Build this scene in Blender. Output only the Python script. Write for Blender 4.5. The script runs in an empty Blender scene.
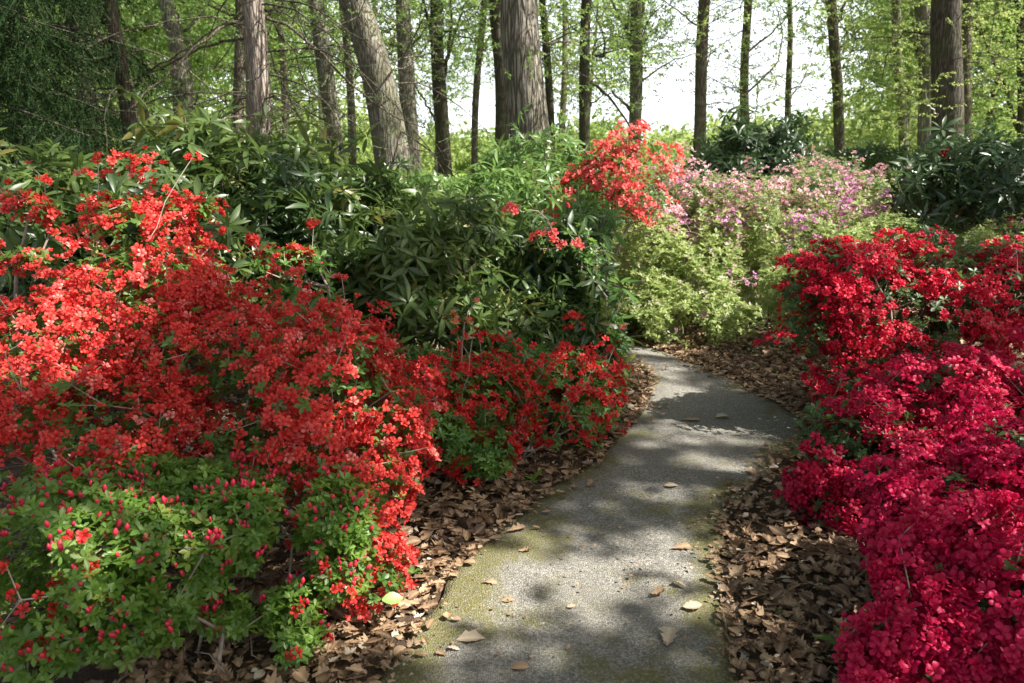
import bpy, math
import numpy as np
from mathutils import Matrix, Vector

R_ = math.radians
rng = np.random.default_rng(11)
SC = bpy.context.scene
COL = SC.collection

# ------------------------------------------------------------------ camera, sky, sun, exposure
CAM_Z, PITCH, LENS = 1.6, R_(13.5), 28.0
FPX = LENS / 36.0 * 1024.0
cam_d = bpy.data.cameras.new('camera')
cam = bpy.data.objects.new('camera', cam_d)
COL.objects.link(cam)
cam.location = (0, 0, CAM_Z)
cam.rotation_euler = (R_(90) - PITCH, 0, 0)
cam_d.lens = LENS
cam_d.sensor_width = 36.0
cam_d.clip_start = 0.05
cam_d.clip_end = 2000.0
cam_d.dof.use_dof = True
cam_d.dof.focus_distance = 3.4
cam_d.dof.aperture_fstop = 4.5
SC.camera = cam

SUN_EL, SUN_AZ = R_(51), R_(104)            # azimuth clockwise from +Y: the sun stands to the right, a little behind
S = np.array([math.sin(SUN_AZ) * math.cos(SUN_EL), math.cos(SUN_AZ) * math.cos(SUN_EL), math.sin(SUN_EL)])
world = bpy.data.worlds.new('World')
SC.world = world
world.use_nodes = True
wn = world.node_tree.nodes
sky = wn.new('ShaderNodeTexSky')
sky.sky_type = 'NISHITA'
sky.sun_disc = False
sky.sun_elevation = SUN_EL
sky.sun_rotation = SUN_AZ
sky.air_density = 1.0
sky.dust_density = 4.0
sky.ozone_density = 1.0
bg = wn['Background']
bg.inputs[1].default_value = 0.062
wl = world.node_tree.links
tc = wn.new('ShaderNodeTexCoord')
cl_n = wn.new('ShaderNodeTexNoise'); cl_n.inputs['Scale'].default_value = 2.6; cl_n.inputs['Detail'].default_value = 7.0
cl_m = wn.new('ShaderNodeMapping'); cl_m.inputs['Scale'].default_value = (1, 1, 3.0)
wl.new(tc.outputs['Generated'], cl_m.inputs[0]); wl.new(cl_m.outputs[0], cl_n.inputs['Vector'])
cl_r = wn.new('ShaderNodeMapRange'); cl_r.inputs[1].default_value = .18; cl_r.inputs[2].default_value = .44
wl.new(cl_n.outputs[0], cl_r.inputs[0])
cl_x = wn.new('ShaderNodeSeparateXYZ'); wl.new(tc.outputs['Generated'], cl_x.inputs[0])
cl_z = wn.new('ShaderNodeMapRange'); cl_z.inputs[1].default_value = .46; cl_z.inputs[2].default_value = .10   # bright cloud low down, clear above
wl.new(cl_x.outputs[2], cl_z.inputs[0])
cl_f = wn.new('ShaderNodeMath'); cl_f.operation = 'MULTIPLY'
wl.new(cl_r.outputs[0], cl_f.inputs[0]); wl.new(cl_z.outputs[0], cl_f.inputs[1])
cl_c = wn.new('ShaderNodeMix'); cl_c.data_type = 'RGBA'
wl.new(cl_f.outputs[0], cl_c.inputs[0]); wl.new(sky.outputs[0], cl_c.inputs[6]); cl_c.inputs[7].default_value = (12.0, 12.6, 13.4, 1)
wl.new(cl_c.outputs[2], bg.inputs[0])
sun_d = bpy.data.lights.new('sun', 'SUN')
sun_d.energy = 5.0
sun_d.angle = R_(0.53)
sun_d.color = (1.0, 0.955, 0.88)
sun = bpy.data.objects.new('sun', sun_d)
COL.objects.link(sun)
sun.rotation_euler = Vector(S).to_track_quat('Z', 'Y').to_euler()
vs = SC.view_settings
vs.view_transform = 'Standard'
vs.look = 'None'
vs.exposure = 1.4
vs.gamma = 1.0
vs.use_curve_mapping = False
SC.cycles.use_denoising = True
SC.cycles.max_bounces = 8
SC.cycles.transmission_bounces = 4
SC.cycles.diffuse_bounces = 4
SC.cycles.glossy_bounces = 2
SC.cycles.use_adaptive_sampling = True
SC.cycles.adaptive_threshold = 0.01

# ------------------------------------------------------------------ helpers: layout
def ray(px, py):
    dx, dy = (px - 512.0) / FPX, (341.5 - py) / FPX
    return np.array([dx, math.cos(PITCH) + dy * math.sin(PITCH), -math.sin(PITCH) + dy * math.cos(PITCH)])

def W(px, py, Y):
    d = ray(px, py)
    return np.array([0, 0, CAM_Z]) + d * (Y / d[1])

def G(px, py):
    d = ray(px, py)
    return np.array([0, 0, CAM_Z]) + d * (-CAM_Z / d[2])

def mpp(px, py, Y):
    return Y / ray(px, py)[1] / FPX

def unit(a):
    return a / np.maximum(np.linalg.norm(a, axis=-1, keepdims=True), 1e-9)

_ph = np.random.default_rng(3)
_K = unit(_ph.normal(size=(14, 3))) * _ph.uniform(.6, 1.7, (14, 1))
_P = _ph.uniform(0, 6.28, 14)
def n3(p, f, o=0.0):
    """smooth pseudo-noise, roughly -1..1"""
    return np.sin(p @ _K.T * f * 3.0 + _P + o).sum(-1) / 3.6

def frames(n, spin=None):
    n = unit(np.asarray(n, float))
    N = len(n)
    if spin is None:
        spin = rng.uniform(0, 2 * np.pi, N)
    a = np.where(np.abs(n[:, 2:3]) < .9, [[0, 0, 1.]], [[1., 0, 0]])
    x = unit(np.cross(a, n)); y = np.cross(n, x)
    c, s = np.cos(spin)[:, None], np.sin(spin)[:, None]
    X = x * c + y * s
    Y = np.cross(n, X)
    return np.stack([X, Y, n], axis=2)            # columns

def frames_dir(d, up):
    """x axis along d, z axis as near to up as can be"""
    d = unit(d); y = unit(np.cross(up, d)); z = np.cross(d, y)
    return np.stack([d, y, z], axis=2)

# ------------------------------------------------------------------ helpers: templates (verts, par, quads, tris)
class Tpl:
    def __init__(s, v, p, q=None, t=None):
        s.v = np.asarray(v, float); s.p = np.asarray(p, float)
        s.q = np.asarray(q if q is not None and len(q) else np.zeros((0, 4)), int).reshape(-1, 4)
        s.t = np.asarray(t if t is not None and len(t) else np.zeros((0, 3)), int).reshape(-1, 3)

def join(items):
    v, p, q, t, o = [], [], [], [], 0
    for tp, M, loc in items:
        v.append(tp.v @ np.asarray(M).T + loc); p.append(tp.p)
        q.append(tp.q + o); t.append(tp.t + o); o += len(tp.v)
    return Tpl(np.concatenate(v), np.concatenate(p), np.concatenate(q), np.concatenate(t))

def rx(a): c, s = math.cos(a), math.sin(a); return np.array([[1, 0, 0], [0, c, -s], [0, s, c]])
def ry(a): c, s = math.cos(a), math.sin(a); return np.array([[c, 0, s], [0, 1, 0], [-s, 0, c]])
def rz(a): c, s = math.cos(a), math.sin(a); return np.array([[c, -s, 0], [s, c, 0], [0, 0, 1]])

def blade(st, wd, zs, fold):
    """a leaf or petal along +x: stations st, half widths wd, heights zs; edges raised by fold*width"""
    v, p = [], []
    for s, w, z in zip(st, wd, zs):
        v += [(s, w, z + fold * w), (s, 0, z), (s, -w, z + fold * w)]
        p += [1.0, s / max(st[-1], 1e-6) * .5, 1.0]
    q = []
    for i in range(len(st) - 1):
        a = 3 * i
        q += [(a, a + 1, a + 4, a + 3), (a + 1, a + 2, a + 5, a + 4)]
    return Tpl(v, p, q)

def leaf_blade(L, wd, n=4, fold=.25, droop=.15, prof='ell'):
    st = np.linspace(0, 1, n + 1)
    if prof == 'ell':
        w = np.sin(np.pi * np.clip(st, .03, .985)) ** .75
    else:
        w = np.sin(np.pi * np.clip(st, .03, .97) ** 1.5) ** .8
    return blade(st * L, np.maximum(w, .04) * wd, -droop * L * st ** 2, fold)

def whorl(n, L, wd, tilt, sp, seed, ns=4, fold=.25, droop=.15, prof='ell', stalk=.0):
    g = np.random.default_rng(seed)
    it = []
    for i in range(n):
        k = g.uniform(.72, 1.12)
        lf = leaf_blade(L * k, wd * k * g.uniform(.85, 1.15), ns, fold * g.uniform(.4, 1.5), droop * g.uniform(.2, 1.8), prof)
        a = 2 * np.pi * (i + g.uniform(-.25, .25)) / n
        it.append((lf, rz(a) @ ry(-tilt + g.normal() * sp) @ rx(g.normal() * .3), rz(a) @ np.array([stalk * L, 0, 0]) + np.array([0, 0, g.uniform(-.08, .08) * L])))
    return join(it)

def flower(R, seed, fine=True, wide=.42):
    g = np.random.default_rng(seed)
    it = []
    for i in range(5):
        k = g.uniform(.88, 1.08)
        if fine:
            st = np.array([.08, .35, .68, .92, 1.03]) * R * k
            wd = np.array([.06, .20, wide * .86, .24, .04]) * R
            zs = np.array([-.42, -.10, .10, .12, .06]) * R * g.uniform(.7, 1.3)
        else:
            st = np.array([.1, .62, 1.0]) * R * k
            wd = np.array([.08, wide, .12]) * R
            zs = np.array([-.32, .05, .08]) * R
        pt = blade(st, wd, zs, -.16 + g.uniform(-.12, .12))
        pt.p = np.repeat(np.linspace(0, 1, len(st)), 3)
        if fine: pt.v[3:, 2] += g.normal(size=len(pt.v) - 3) * .05 * R; pt.v[3:, 1] *= g.uniform(.85, 1.15)
        it.append((pt, rz(2 * np.pi * (i + g.uniform(-.12, .12)) / 5) @ ry(g.normal() * .2) @ rx(.18 + g.normal() * .18), np.zeros(3)))
    if fine:
        for i in range(5):
            a = g.uniform(0, 6.28); t = g.uniform(.15, .5)
            d = np.array([math.cos(a) * math.sin(t), math.sin(a) * math.sin(t), math.cos(t)])
            e = unit(np.cross(d, [0.3, .7, .2])) * R * .022
            b = np.array([0, 0, -.3 * R])
            it.append((Tpl([b - e, b + e, b + d * R * .95 + e, b + d * R * .95 - e], [.1, .1, .5, .5], [(0, 1, 2, 3)]), np.eye(3), np.zeros(3)))
    return join(it)

def bud(L, r, seed):
    g = np.random.default_rng(seed)
    n = 6
    v, p = [], []
    for s, w in ((0, .35), (.3, .9), (.6, 1.), (.85, .5), (1.0, .06)):
        for i in range(n):
            a = 2 * np.pi * i / n + s * 1.2
            v.append((math.cos(a) * w * r * (1 + .12 * (i % 2)), math.sin(a) * w * r * (1 + .12 * (i % 2)), s * L)); p.append(.3 + .7 * s)
    q = [(j * n + i, j * n + (i + 1) % n, (j + 1) * n + (i + 1) % n, (j + 1) * n + i) for j in range(4) for i in range(n)]
    return Tpl(v, p, q)

def twig_spray(nl, L, wd, spread, seed, flat=.5):
    """a short twig of small tree leaves, along +x"""
    g = np.random.default_rng(seed)
    it = []
    for i in range(nl):
        t = (i + .5) / nl
        pos = np.array([spread * t, (g.uniform(-.06, .06)) * spread, g.uniform(-.06, .06) * spread])
        a = (1 if i % 2 else -1) * g.uniform(.5, 1.3) * (1.1 - t * .6)
        k = g.uniform(.65, 1.15)
        lf = leaf_blade(L * k, wd * k, 2, .3, g.uniform(0, .4), 'ell')
        it.append((lf, rz(a) @ ry(g.normal() * flat + .25) @ rx(g.normal() * flat), pos))
    tw = Tpl([(0, -.004, 0), (0, .004, 0), (spread, .0015, 0), (spread, -.0015, 0)], [0] * 4, [(0, 1, 2, 3)])
    it.append((tw, np.eye(3), np.zeros(3)))
    return join(it)

def needle_spray(L, n, nl, seed):
    """a hanging conifer branchlet along +x with side needles"""
    g = np.random.default_rng(seed)
    v, p, q, t = [], [], [], []
    bend = g.uniform(-.15, .15)
    def add(a, b, w, pr):
        d = unit(b - a); e = unit(np.cross(d, [g.normal(), g.normal(), 1.])) * w
        o = len(v); v.extend([a - e, a + e, b]); p.extend([pr, pr, 1.]); t.append((o, o + 1, o + 2))
    pt = lambda s: np.array([s * L, bend * L * s * s, 0])
    for i in range(6):
        add(pt(i / 6), pt((i + 1.2) / 6), .004, 0.)
    for i in range(n):
        s = g.uniform(.03, 1)
        d = unit(np.array([1.1, g.normal() * .9, g.normal() * .9]))
        add(pt(s), pt(s) + d * nl * g.uniform(.6, 1.2), .0048, .6)
    return Tpl(v, p, None, t)

def oak_leaf(L, seed, curl=.25, lobes=True):
    g = np.random.default_rng(seed)
    st = np.linspace(0, 1, 10)
    base = np.array([.03, .05, .15, .11, .25, .15, .31, .17, .19, .02])
    if not lobes:
        base = np.array([.02, .13, .23, .29, .31, .31, .28, .23, .14, .02])
    v, p = [], []
    cx, cy, tw = g.normal() * curl, abs(g.normal()) * curl, g.normal() * curl
    for k, s in enumerate(st):
        for sd in (-1, -.5, 0, .5, 1):
            w = base[k] * (1 + g.uniform(-.18, .18)) * sd
            fw = .07 * abs(sd) if (lobes and base[k] > .14) else 0
            z = cx * (s - .5) ** 2 * 1.6 + cy * (abs(w) * 2.6) ** 1.6 + tw * w * (s - .5) * 2 + g.normal() * .009
            v.append(((s + fw) * L, w * L * 1.05, z * L)); p.append(abs(sd))
    q = []
    for k in range(9):
        for j in range(4):
            a = 5 * k + j
            q.append((a, a + 1, a + 6, a + 5))
    tp = Tpl(v, p, q)
    tp.v[:, 0] -= L * .5
    tp.v[:, 2] -= tp.v[:, 2].min()
    return tp

# ------------------------------------------------------------------ helpers: meshes
class MB:
    def __init__(s):
        s.v, s.c, s.q, s.t, s.n = [], [], [], [], 0
    def raw(s, v, c, q=None, t=None):
        v = np.asarray(v, float).reshape(-1, 3)
        if q is not None and len(q): s.q.append(np.asarray(q, int).reshape(-1, 4) + s.n)
        if t is not None and len(t): s.t.append(np.asarray(t, int).reshape(-1, 3) + s.n)
        s.v.append(v); s.c.append(np.broadcast_to(np.asarray(c, float), (len(v), 3)).copy()); s.n += len(v)
    def scatter(s, tp, loc, rot, sc, rnd=None):
        N = len(loc)
        if N == 0: return
        if rnd is None: rnd = rng.uniform(0, 1, (N, 2))
        sc = np.broadcast_to(np.asarray(sc, float), (N,))
        v = np.einsum('nij,kj->nki', rot, tp.v) * sc[:, None, None] + loc[:, None, :]
        m = len(tp.v)
        off = (np.arange(N) * m)[:, None, None]
        c = np.empty((N, m, 3)); c[:, :, :2] = rnd[:, None, :]; c[:, :, 2] = tp.p[None]
        q = (tp.q[None] + off).reshape(-1, 4) if len(tp.q) else None
        t = (tp.t[None] + off).reshape(-1, 3) if len(tp.t) else None
        s.raw(v.reshape(-1, 3), c.reshape(-1, 3), q, t)
    def scatter_any(s, tps, loc, rot, sc, rnd=None):
        N = len(loc)
        k = rng.integers(0, len(tps), N)
        sc = np.broadcast_to(np.asarray(sc, float), (N,))
        for i, tp in enumerate(tps):
            m = k == i
            s.scatter(tp, loc[m], rot[m], sc[m], None if rnd is None else rnd[m])
    def edges(s, A, B, ra, rb, K=5):
        """tapered tubes from A to B, all at once"""
        N = len(A)
        if N == 0: return
        F = frames(B - A, np.zeros(N))
        a = np.arange(K) * 2 * np.pi / K
        ring = np.cos(a)[None, :, None] * F[:, None, :, 0] + np.sin(a)[None, :, None] * F[:, None, :, 1]
        va = A[:, None] + ring * ra[:, None, None]; vb = B[:, None] + ring * rb[:, None, None]
        v = np.concatenate([va, vb], 1).reshape(-1, 3)
        i = np.arange(K); j = (i + 1) % K
        q = np.stack([i, j, j + K, i + K], 1)
        q = (q[None] + (np.arange(N) * 2 * K)[:, None, None]).reshape(-1, 4)
        s.raw(v, [.5, .5, .5], q)
    def tube(s, pts, rad, K=8, wob=0.0, cap=True, flare=0.0):
        pts = np.asarray(pts, float); n = len(pts)
        rad = np.broadcast_to(np.asarray(rad, float), (n,))
        d = np.gradient(pts, axis=0); d = unit(d)
        u = np.array([0.31, .95, .07]) if abs(d[0][2]) > .7 else np.array([0, 0, 1.])
        a = np.arange(K) * 2 * np.pi / K
        vs_ = []
        for i in range(n):
            x = unit(u - d[i] * (u @ d[i])); y = np.cross(d[i], x); u = x
            ring = np.cos(a)[:, None] * x + np.sin(a)[:, None] * y
            r = rad[i] * np.ones(K)
            if wob:
                r = r * (1 + wob * n3(pts[i] * .6 + ring * .5, 1.3) + wob * .5 * np.sin(a * 3 + pts[i][2] * .8))
            vs_.append(pts[i] + ring * r[:, None])
        v = np.concatenate(vs_)
        i = np.arange(K); j = (i + 1) % K
        q = np.concatenate([np.stack([i + k * K, j + k * K, j + (k + 1) * K, i + (k + 1) * K], 1) for k in range(n - 1)])
        t = []
        if cap:
            v = np.concatenate([v, [pts[-1] + d[-1] * rad[-1] * .3]])
            t = [(k + (n - 1) * K, (k + 1) % K + (n - 1) * K, n * K) for k in range(K)]
        s.raw(v, [.5, .5, .5], q, t)
    def mesh(s, name, mat, origin=(0, 0, 0), smooth=True):
        me = bpy.data.meshes.new(name)
        v = (np.concatenate(s.v) - np.asarray(origin, float)).astype(np.float32)
        c = np.concatenate(s.c)
        q = np.concatenate(s.q) if s.q else np.zeros((0, 4), int)
        t = np.concatenate(s.t) if s.t else np.zeros((0, 3), int)
        me.vertices.add(len(v)); me.vertices.foreach_set('co', v.ravel())
        loops = np.concatenate([q.ravel(), t.ravel()]).astype(np.int32)
        me.loops.add(len(loops)); me.loops.foreach_set('vertex_index', loops)
        st = np.concatenate([np.arange(len(q)) * 4, len(q) * 4 + np.arange(len(t)) * 3]).astype(np.int32)
        me.polygons.add(len(st)); me.polygons.foreach_set('loop_start', st)
        me.polygons.foreach_set('use_smooth', np.full(len(st), smooth))
        at = me.attributes.new('v', 'FLOAT_COLOR', 'POINT')
        cc = np.ones((len(v), 4), np.float32); cc[:, :3] = c
        at.data.foreach_set('color', cc.ravel())
        me.update(calc_edges=True)
        me.materials.append(mat)
        return me

def put(name, me, parent=None, loc=(0, 0, 0)):
    o = bpy.data.objects.new(name, me)
    COL.objects.link(o)
    o.location = loc
    if parent is not None: o.parent = parent
    return o

def thing(name, label, cat, loc, group=None):
    o = bpy.data.objects.new(name, None)
    COL.objects.link(o)
    o.empty_display_size = .1
    o.location = loc
    o['label'] = label; o['category'] = cat
    if group: o['group'] = group
    return o

def tag(o, label, cat, group=None):
    o['label'] = label; o['category'] = cat
    if group: o['group'] = group
    return o

# ------------------------------------------------------------------ materials
def mat_new(name):
    m = bpy.data.materials.new(name)
    m.use_nodes = True
    nt = m.node_tree
    nt.nodes.clear()
    out = nt.nodes.new('ShaderNodeOutputMaterial')
    return m, nt, out

def N(nt, t, **kw):
    n = nt.nodes.new(t)
    for k, v in kw.items(): setattr(n, k, v)
    return n

def mixc(nt, f, a, b, mode='MIX'):
    n = N(nt, 'ShaderNodeMix', data_type='RGBA', blend_type=mode)
    for i, x in ((0, f), (6, a), (7, b)):
        if hasattr(x, 'is_linked'): nt.links.new(x, n.inputs[i])
        elif isinstance(x, (int, float)): n.inputs[i].default_value = x
        else: n.inputs[i].default_value = (*x, 1)
    return n.outputs[2]

def ramp(nt, src, lo, hi, a=0., b=1.):
    n = N(nt, 'ShaderNodeMapRange', clamp=True)
    nt.links.new(src, n.inputs[0])
    for i, x in ((1, lo), (2, hi), (3, a), (4, b)): n.inputs[i].default_value = x
    return n.outputs[0]

def math2(nt, op, a, b):
    n = N(nt, 'ShaderNodeMath', operation=op)
    for i, x in ((0, a), (1, b)):
        if hasattr(x, 'is_linked'): nt.links.new(x, n.inputs[i])
        else: n.inputs[i].default_value = x
    return n.outputs[0]

def attr_v(nt):
    a = N(nt, 'ShaderNodeAttribute', attribute_name='v')
    s = N(nt, 'ShaderNodeSeparateColor')
    nt.links.new(a.outputs[0], s.inputs[0])
    return s.outputs

def noise(nt, vec, scale, detail=4., rough=.55):
    n = N(nt, 'ShaderNodeTexNoise')
    n.inputs['Scale'].default_value = scale; n.inputs['Detail'].default_value = detail; n.inputs['Roughness'].default_value = rough
    if vec is not None: nt.links.new(vec, n.inputs['Vector'])
    return n.outputs[0]

def coords(nt, scale=(1, 1, 1)):
    t = N(nt, 'ShaderNodeTexCoord')
    m = N(nt, 'ShaderNodeMapping')
    m.inputs['Scale'].default_value = scale
    nt.links.new(t.outputs['Object'], m.inputs[0])
    return m.outputs[0]

def thin(nt, out, col, tcol, rough, trans, spec=.5):
    p = N(nt, 'ShaderNodeBsdfPrincipled')
    nt.links.new(col, p.inputs['Base Color'])
    p.inputs['Roughness'].default_value = rough
    p.inputs['Specular IOR Level'].default_value = spec
    tr = N(nt, 'ShaderNodeBsdfTranslucent')
    nt.links.new(tcol, tr.inputs['Color'])
    mx = N(nt, 'ShaderNodeMixShader')
    mx.inputs[0].default_value = trans
    nt.links.new(p.outputs[0], mx.inputs[1]); nt.links.new(tr.outputs[0], mx.inputs[2])
    nt.links.new(mx.outputs[0], out.inputs[0])

def leaf_mat(name, a, b, odd=None, rough=.45, trans=.35, tcol=None, spec=.5, rib=.25):
    m, nt, out = mat_new(name)
    v = attr_v(nt)
    c = mixc(nt, v[0], a, b)
    if odd is not None:
        c = mixc(nt, ramp(nt, v[1], .93, .95), c, odd)
    c = mixc(nt, ramp(nt, v[2], .0, .5, rib, 0.), c, tuple(min(1, x * 1.9 + .02) for x in b))
    t = mixc(nt, .75, c, tcol if tcol else tuple(min(1, x * 2.2) for x in b))
    thin(nt, out, c, t, rough, trans, spec)
    return m

def petal_mat(name, a, b, throat, edge=None, rough=.5, trans=.35, sun_tint=None):
    m, nt, out = mat_new(name)
    v = attr_v(nt)
    oi = N(nt, 'ShaderNodeObjectInfo')
    c = mixc(nt, v[0], a, b)
    if sun_tint is not None:
        c = mixc(nt, ramp(nt, v[1], .88, .97), c, sun_tint)  # some blooms coloured paler, sunlit tone put into the petal colour
    c = mixc(nt, ramp(nt, v[2], .0, .45, .75, 0.), c, throat)
    if edge is not None:
        c = mixc(nt, ramp(nt, v[2], .7, 1., 0., .6), c, edge)
    thin(nt, out, c, c, rough, trans, .35)
    return m

def bark_mat(name, dark, light, sc=1.0, ridges=1.0, moss=0.0, lich=0.0):
    m, nt, out = mat_new(name)
    vec = coords(nt, (sc, sc, sc * .11))
    w = noise(nt, vec, 14., 4.)
    vor = N(nt, 'ShaderNodeTexVoronoi', feature='DISTANCE_TO_EDGE')
    vor.inputs['Scale'].default_value = 30.
    wv = N(nt, 'ShaderNodeVectorMath', operation='MULTIPLY_ADD')
    cmb = N(nt, 'ShaderNodeCombineXYZ')
    nt.links.new(w, cmb.inputs[0]); nt.links.new(w, cmb.inputs[1])
    nt.links.new(cmb.outputs[0], wv.inputs[0]); wv.inputs[1].default_value = (.10, .10, .06); nt.links.new(vec, wv.inputs[2])
    nt.links.new(wv.outputs[0], vor.inputs['Vector'])
    crack = ramp(nt, vor.outputs[0], .0, .22)
    fine = noise(nt, coords(nt, (sc, sc, sc * .3)), 38., 5., .65)
    big = noise(nt, coords(nt), 1.7, 3.)
    h = math2(nt, 'ADD', math2(nt, 'MULTIPLY', crack, .75), math2(nt, 'MULTIPLY', fine, .45))
    c = mixc(nt, ramp(nt, h, .2, .95), dark, light)
    c = mixc(nt, ramp(nt, big, .4, .7, 0., .45), c, tuple(x * .62 for x in light))
    if moss:
        c = mixc(nt, ramp(nt, noise(nt, coords(nt), 2.6, 5.), .45, .65, 0., moss), c, (.09, .11, .03))
    if lich:
        c = mixc(nt, ramp(nt, noise(nt, coords(nt), 9., 5.), .58, .66, 0., lich), c, (.36, .38, .33))
    p = N(nt, 'ShaderNodeBsdfPrincipled')
    nt.links.new(c, p.inputs['Base Color'])
    p.inputs['Roughness'].default_value = .9
    p.inputs['Specular IOR Level'].default_value = .2
    b = N(nt, 'ShaderNodeBump')
    b.inputs['Strength'].default_value = 1.0
    b.inputs['Distance'].default_value = .022 * ridges
    nt.links.new(h, b.inputs['Height']); nt.links.new(b.outputs[0], p.inputs['Normal'])
    nt.links.new(p.outputs[0], out.inputs[0])
    return m

def plain(name, a, b, rough=.85, scale=30.):
    m, nt, out = mat_new(name)
    p = N(nt, 'ShaderNodeBsdfPrincipled')
    nt.links.new(mixc(nt, ramp(nt, noise(nt, coords(nt), scale), .3, .7), a, b), p.inputs['Base Color'])
    p.inputs['Roughness'].default_value = rough
    nt.links.new(p.outputs[0], out.inputs[0])
    return m

M_TWIG = plain('twig_bark', (.16, .12, .09), (.34, .28, .23))
M_TWIG_D = plain('dark_twig_bark', (.05, .04, .03), (.15, .12, .09))
M_AZ = leaf_mat('azalea_leaf', (.045, .12, .018), (.12, .23, .04), (.20, .26, .05), .42, .35)
M_AZ_Y = leaf_mat('young_azalea_leaf', (.065, .14, .02), (.18, .29, .05), (.24, .29, .06), .42, .38)
M_AZ_D = leaf_mat('dark_azalea_leaf', (.03, .07, .02), (.07, .13, .03), None, .45, .3)
M_AZ_P = leaf_mat('pale_azalea_leaf', (.18, .255, .06), (.36, .42, .14), (.52, .44, .36), .5, .42, (.46, .55, .2))
M_AZ_M = leaf_mat('mid_azalea_leaf', (.08, .14, .035), (.17, .22, .07), (.36, .22, .18), .5, .4)
M_RH = leaf_mat('rhododendron_leaf', (.030, .062, .018), (.105, .155, .036), (.17, .15, .035), .38, .28, spec=.5)
M_RH_D = leaf_mat('dark_rhododendron_leaf', (.02, .045, .017), (.055, .095, .03), None, .36, .18, spec=.55)
M_RH_L = leaf_mat('light_rhododendron_leaf', (.05, .115, .025), (.13, .22, .055), (.2, .2, .05), .36, .3, spec=.55)
M_RED = petal_mat('red_petal', (.62, .03, .024), (.80, .085, .065), (.44, .009, .012), (.84, .16, .13), sun_tint=(.84, .26, .22), trans=.3)
M_RED2 = petal_mat('deep_red_petal', (.60, .018, .018), (.78, .05, .045), (.40, .008, .01), (.80, .07, .06))
M_SCAR = petal_mat('scarlet_petal', (.52, .005, .026), (.68, .014, .05), (.34, .003, .014), (.70, .022, .065), trans=.28)
M_CRIM = petal_mat('crimson_petal', (.44, .004, .038), (.62, .012, .075), (.28, .003, .02), (.66, .022, .095), trans=.34)
M_MAG = petal_mat('rose_crimson_petal', (.47, .004, .050), (.65, .014, .098), (.30, .003, .022), (.70, .032, .13), trans=.34)
M_CORAL = petal_mat('coral_petal', (.76, .075, .075), (.85, .19, .17), (.72, .08, .05), (.86, .27, .24))
M_FLAME = petal_mat('flame_petal', (.82, .16, .09), (.88, .30, .14), (.8, .35, .05), (.88, .3, .2))
M_PINK = petal_mat('pink_petal', (.60, .30, .34), (.76, .48, .50), (.52, .2, .25), (.78, .54, .55))
M_LILAC = petal_mat('lilac_petal', (.55, .20, .42), (.72, .36, .56), (.50, .14, .34), None)
M_BUD = petal_mat('bud_red', (.52, .012, .05), (.70, .04, .08), (.30, .02, .03), (.72, .06, .1), .4, .15)
M_TREE = leaf_mat('spring_leaf', (.09, .17, .04), (.19, .28, .07), (.30, .30, .08), .5, .5, (.34, .48, .13))
M_TREE_Y = leaf_mat('yellow_green_leaf', (.15, .23, .05), (.27, .34, .10), (.36, .33, .10), .5, .5, (.45, .54, .17))
M_TREE_D = leaf_mat('canopy_leaf', (.06, .13, .02), (.12, .2, .03), None, .5, .35)
M_CON = leaf_mat('conifer_needle', (.010, .028, .008), (.032, .058, .016), None, .75, .12, spec=.12, rib=0.)
M_CON_L = leaf_mat('hemlock_needle', (.06, .09, .035), (.12, .15, .06), None, .6, .25, rib=0.)
M_DRY = leaf_mat('dry_oak_leaf', (.10, .055, .03), (.40, .27, .16), (.50, .43, .34), .6, .12, (.4, .25, .12), .35, .3)
M_DRYL = leaf_mat('pale_dry_leaf', (.36, .28, .19), (.50, .41, .30), None, .6, .15, (.5, .35, .2), .3, .3)
M_SEED = leaf_mat('seedling_leaf', (.08, .2, .02), (.16, .32, .05), None, .4, .4)
M_GRN = leaf_mat('fresh_leaf', (.22, .42, .08), (.3, .5, .12), None, .4, .4)
B_PINE = bark_mat('pine_bark', (.13, .10, .08), (.42, .35, .295), 1.2, .8, .1, .3)
B_OAK = bark_mat('furrowed_bark', (.035, .03, .024), (.31, .275, .225), .8, 1.8, .2, .3)
B_GREY = bark_mat('grey_bark', (.075, .065, .05), (.31, .28, .22), 1.2, .9, .4, .5)
B_DARK = bark_mat('dark_bark', (.03, .026, .02), (.12, .10, .08), 1.2, .9, .35, .15)
B_BROWN = bark_mat('brown_bark', (.055, .045, .035), (.21, .17, .13), 1.4, .8, .2, .25)

# ------------------------------------------------------------------ path outline (ground points)
LEFT = [(-.62, -2.5), (-.60, -.5)] + [tuple(G(x, y)[:2]) for x, y in ((352, 720), (374, 683), (402, 640), (440, 582), (490, 535), (545, 490), (600, 452), (636, 415), (648, 392), (650, 378), (640, 366))] + [(.55, 6.25), (-.4, 6.45), (-2.0, 6.6)]
RIGHT = [(.62, -2.5), (.72, -.5)] + [tuple(G(x, y)[:2]) for x, y in ((765, 730), (748, 683), (735, 620), (722, 560), (733, 510), (772, 475), (806, 444), (806, 422), (778, 400), (745, 385), (716, 371), (690, 360))] + [(.75, 7.05), (-.4, 7.35), (-2.0, 7.6)]
def resample(P, n):
    P = np.array(P); t = np.r_[0, np.cumsum(np.linalg.norm(np.diff(P, axis=0), axis=1))]
    u = np.linspace(0, t[-1], n * 3)
    Q = np.stack([np.interp(u, t, P[:, k]) for k in (0, 1)], 1)
    for _ in range(12):
        Q[1:-1] = .5 * Q[1:-1] + .25 * (Q[:-2] + Q[2:])
    return Q[::3]
NP_ = 150
PL, PR = resample(LEFT, NP_), resample(RIGHT, NP_)
PC = (PL + PR) / 2
HW = np.linalg.norm(PR - PL, axis=1) / 2
_RING = np.concatenate([PL[::2], PR[::-2], PL[:1]])
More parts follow.
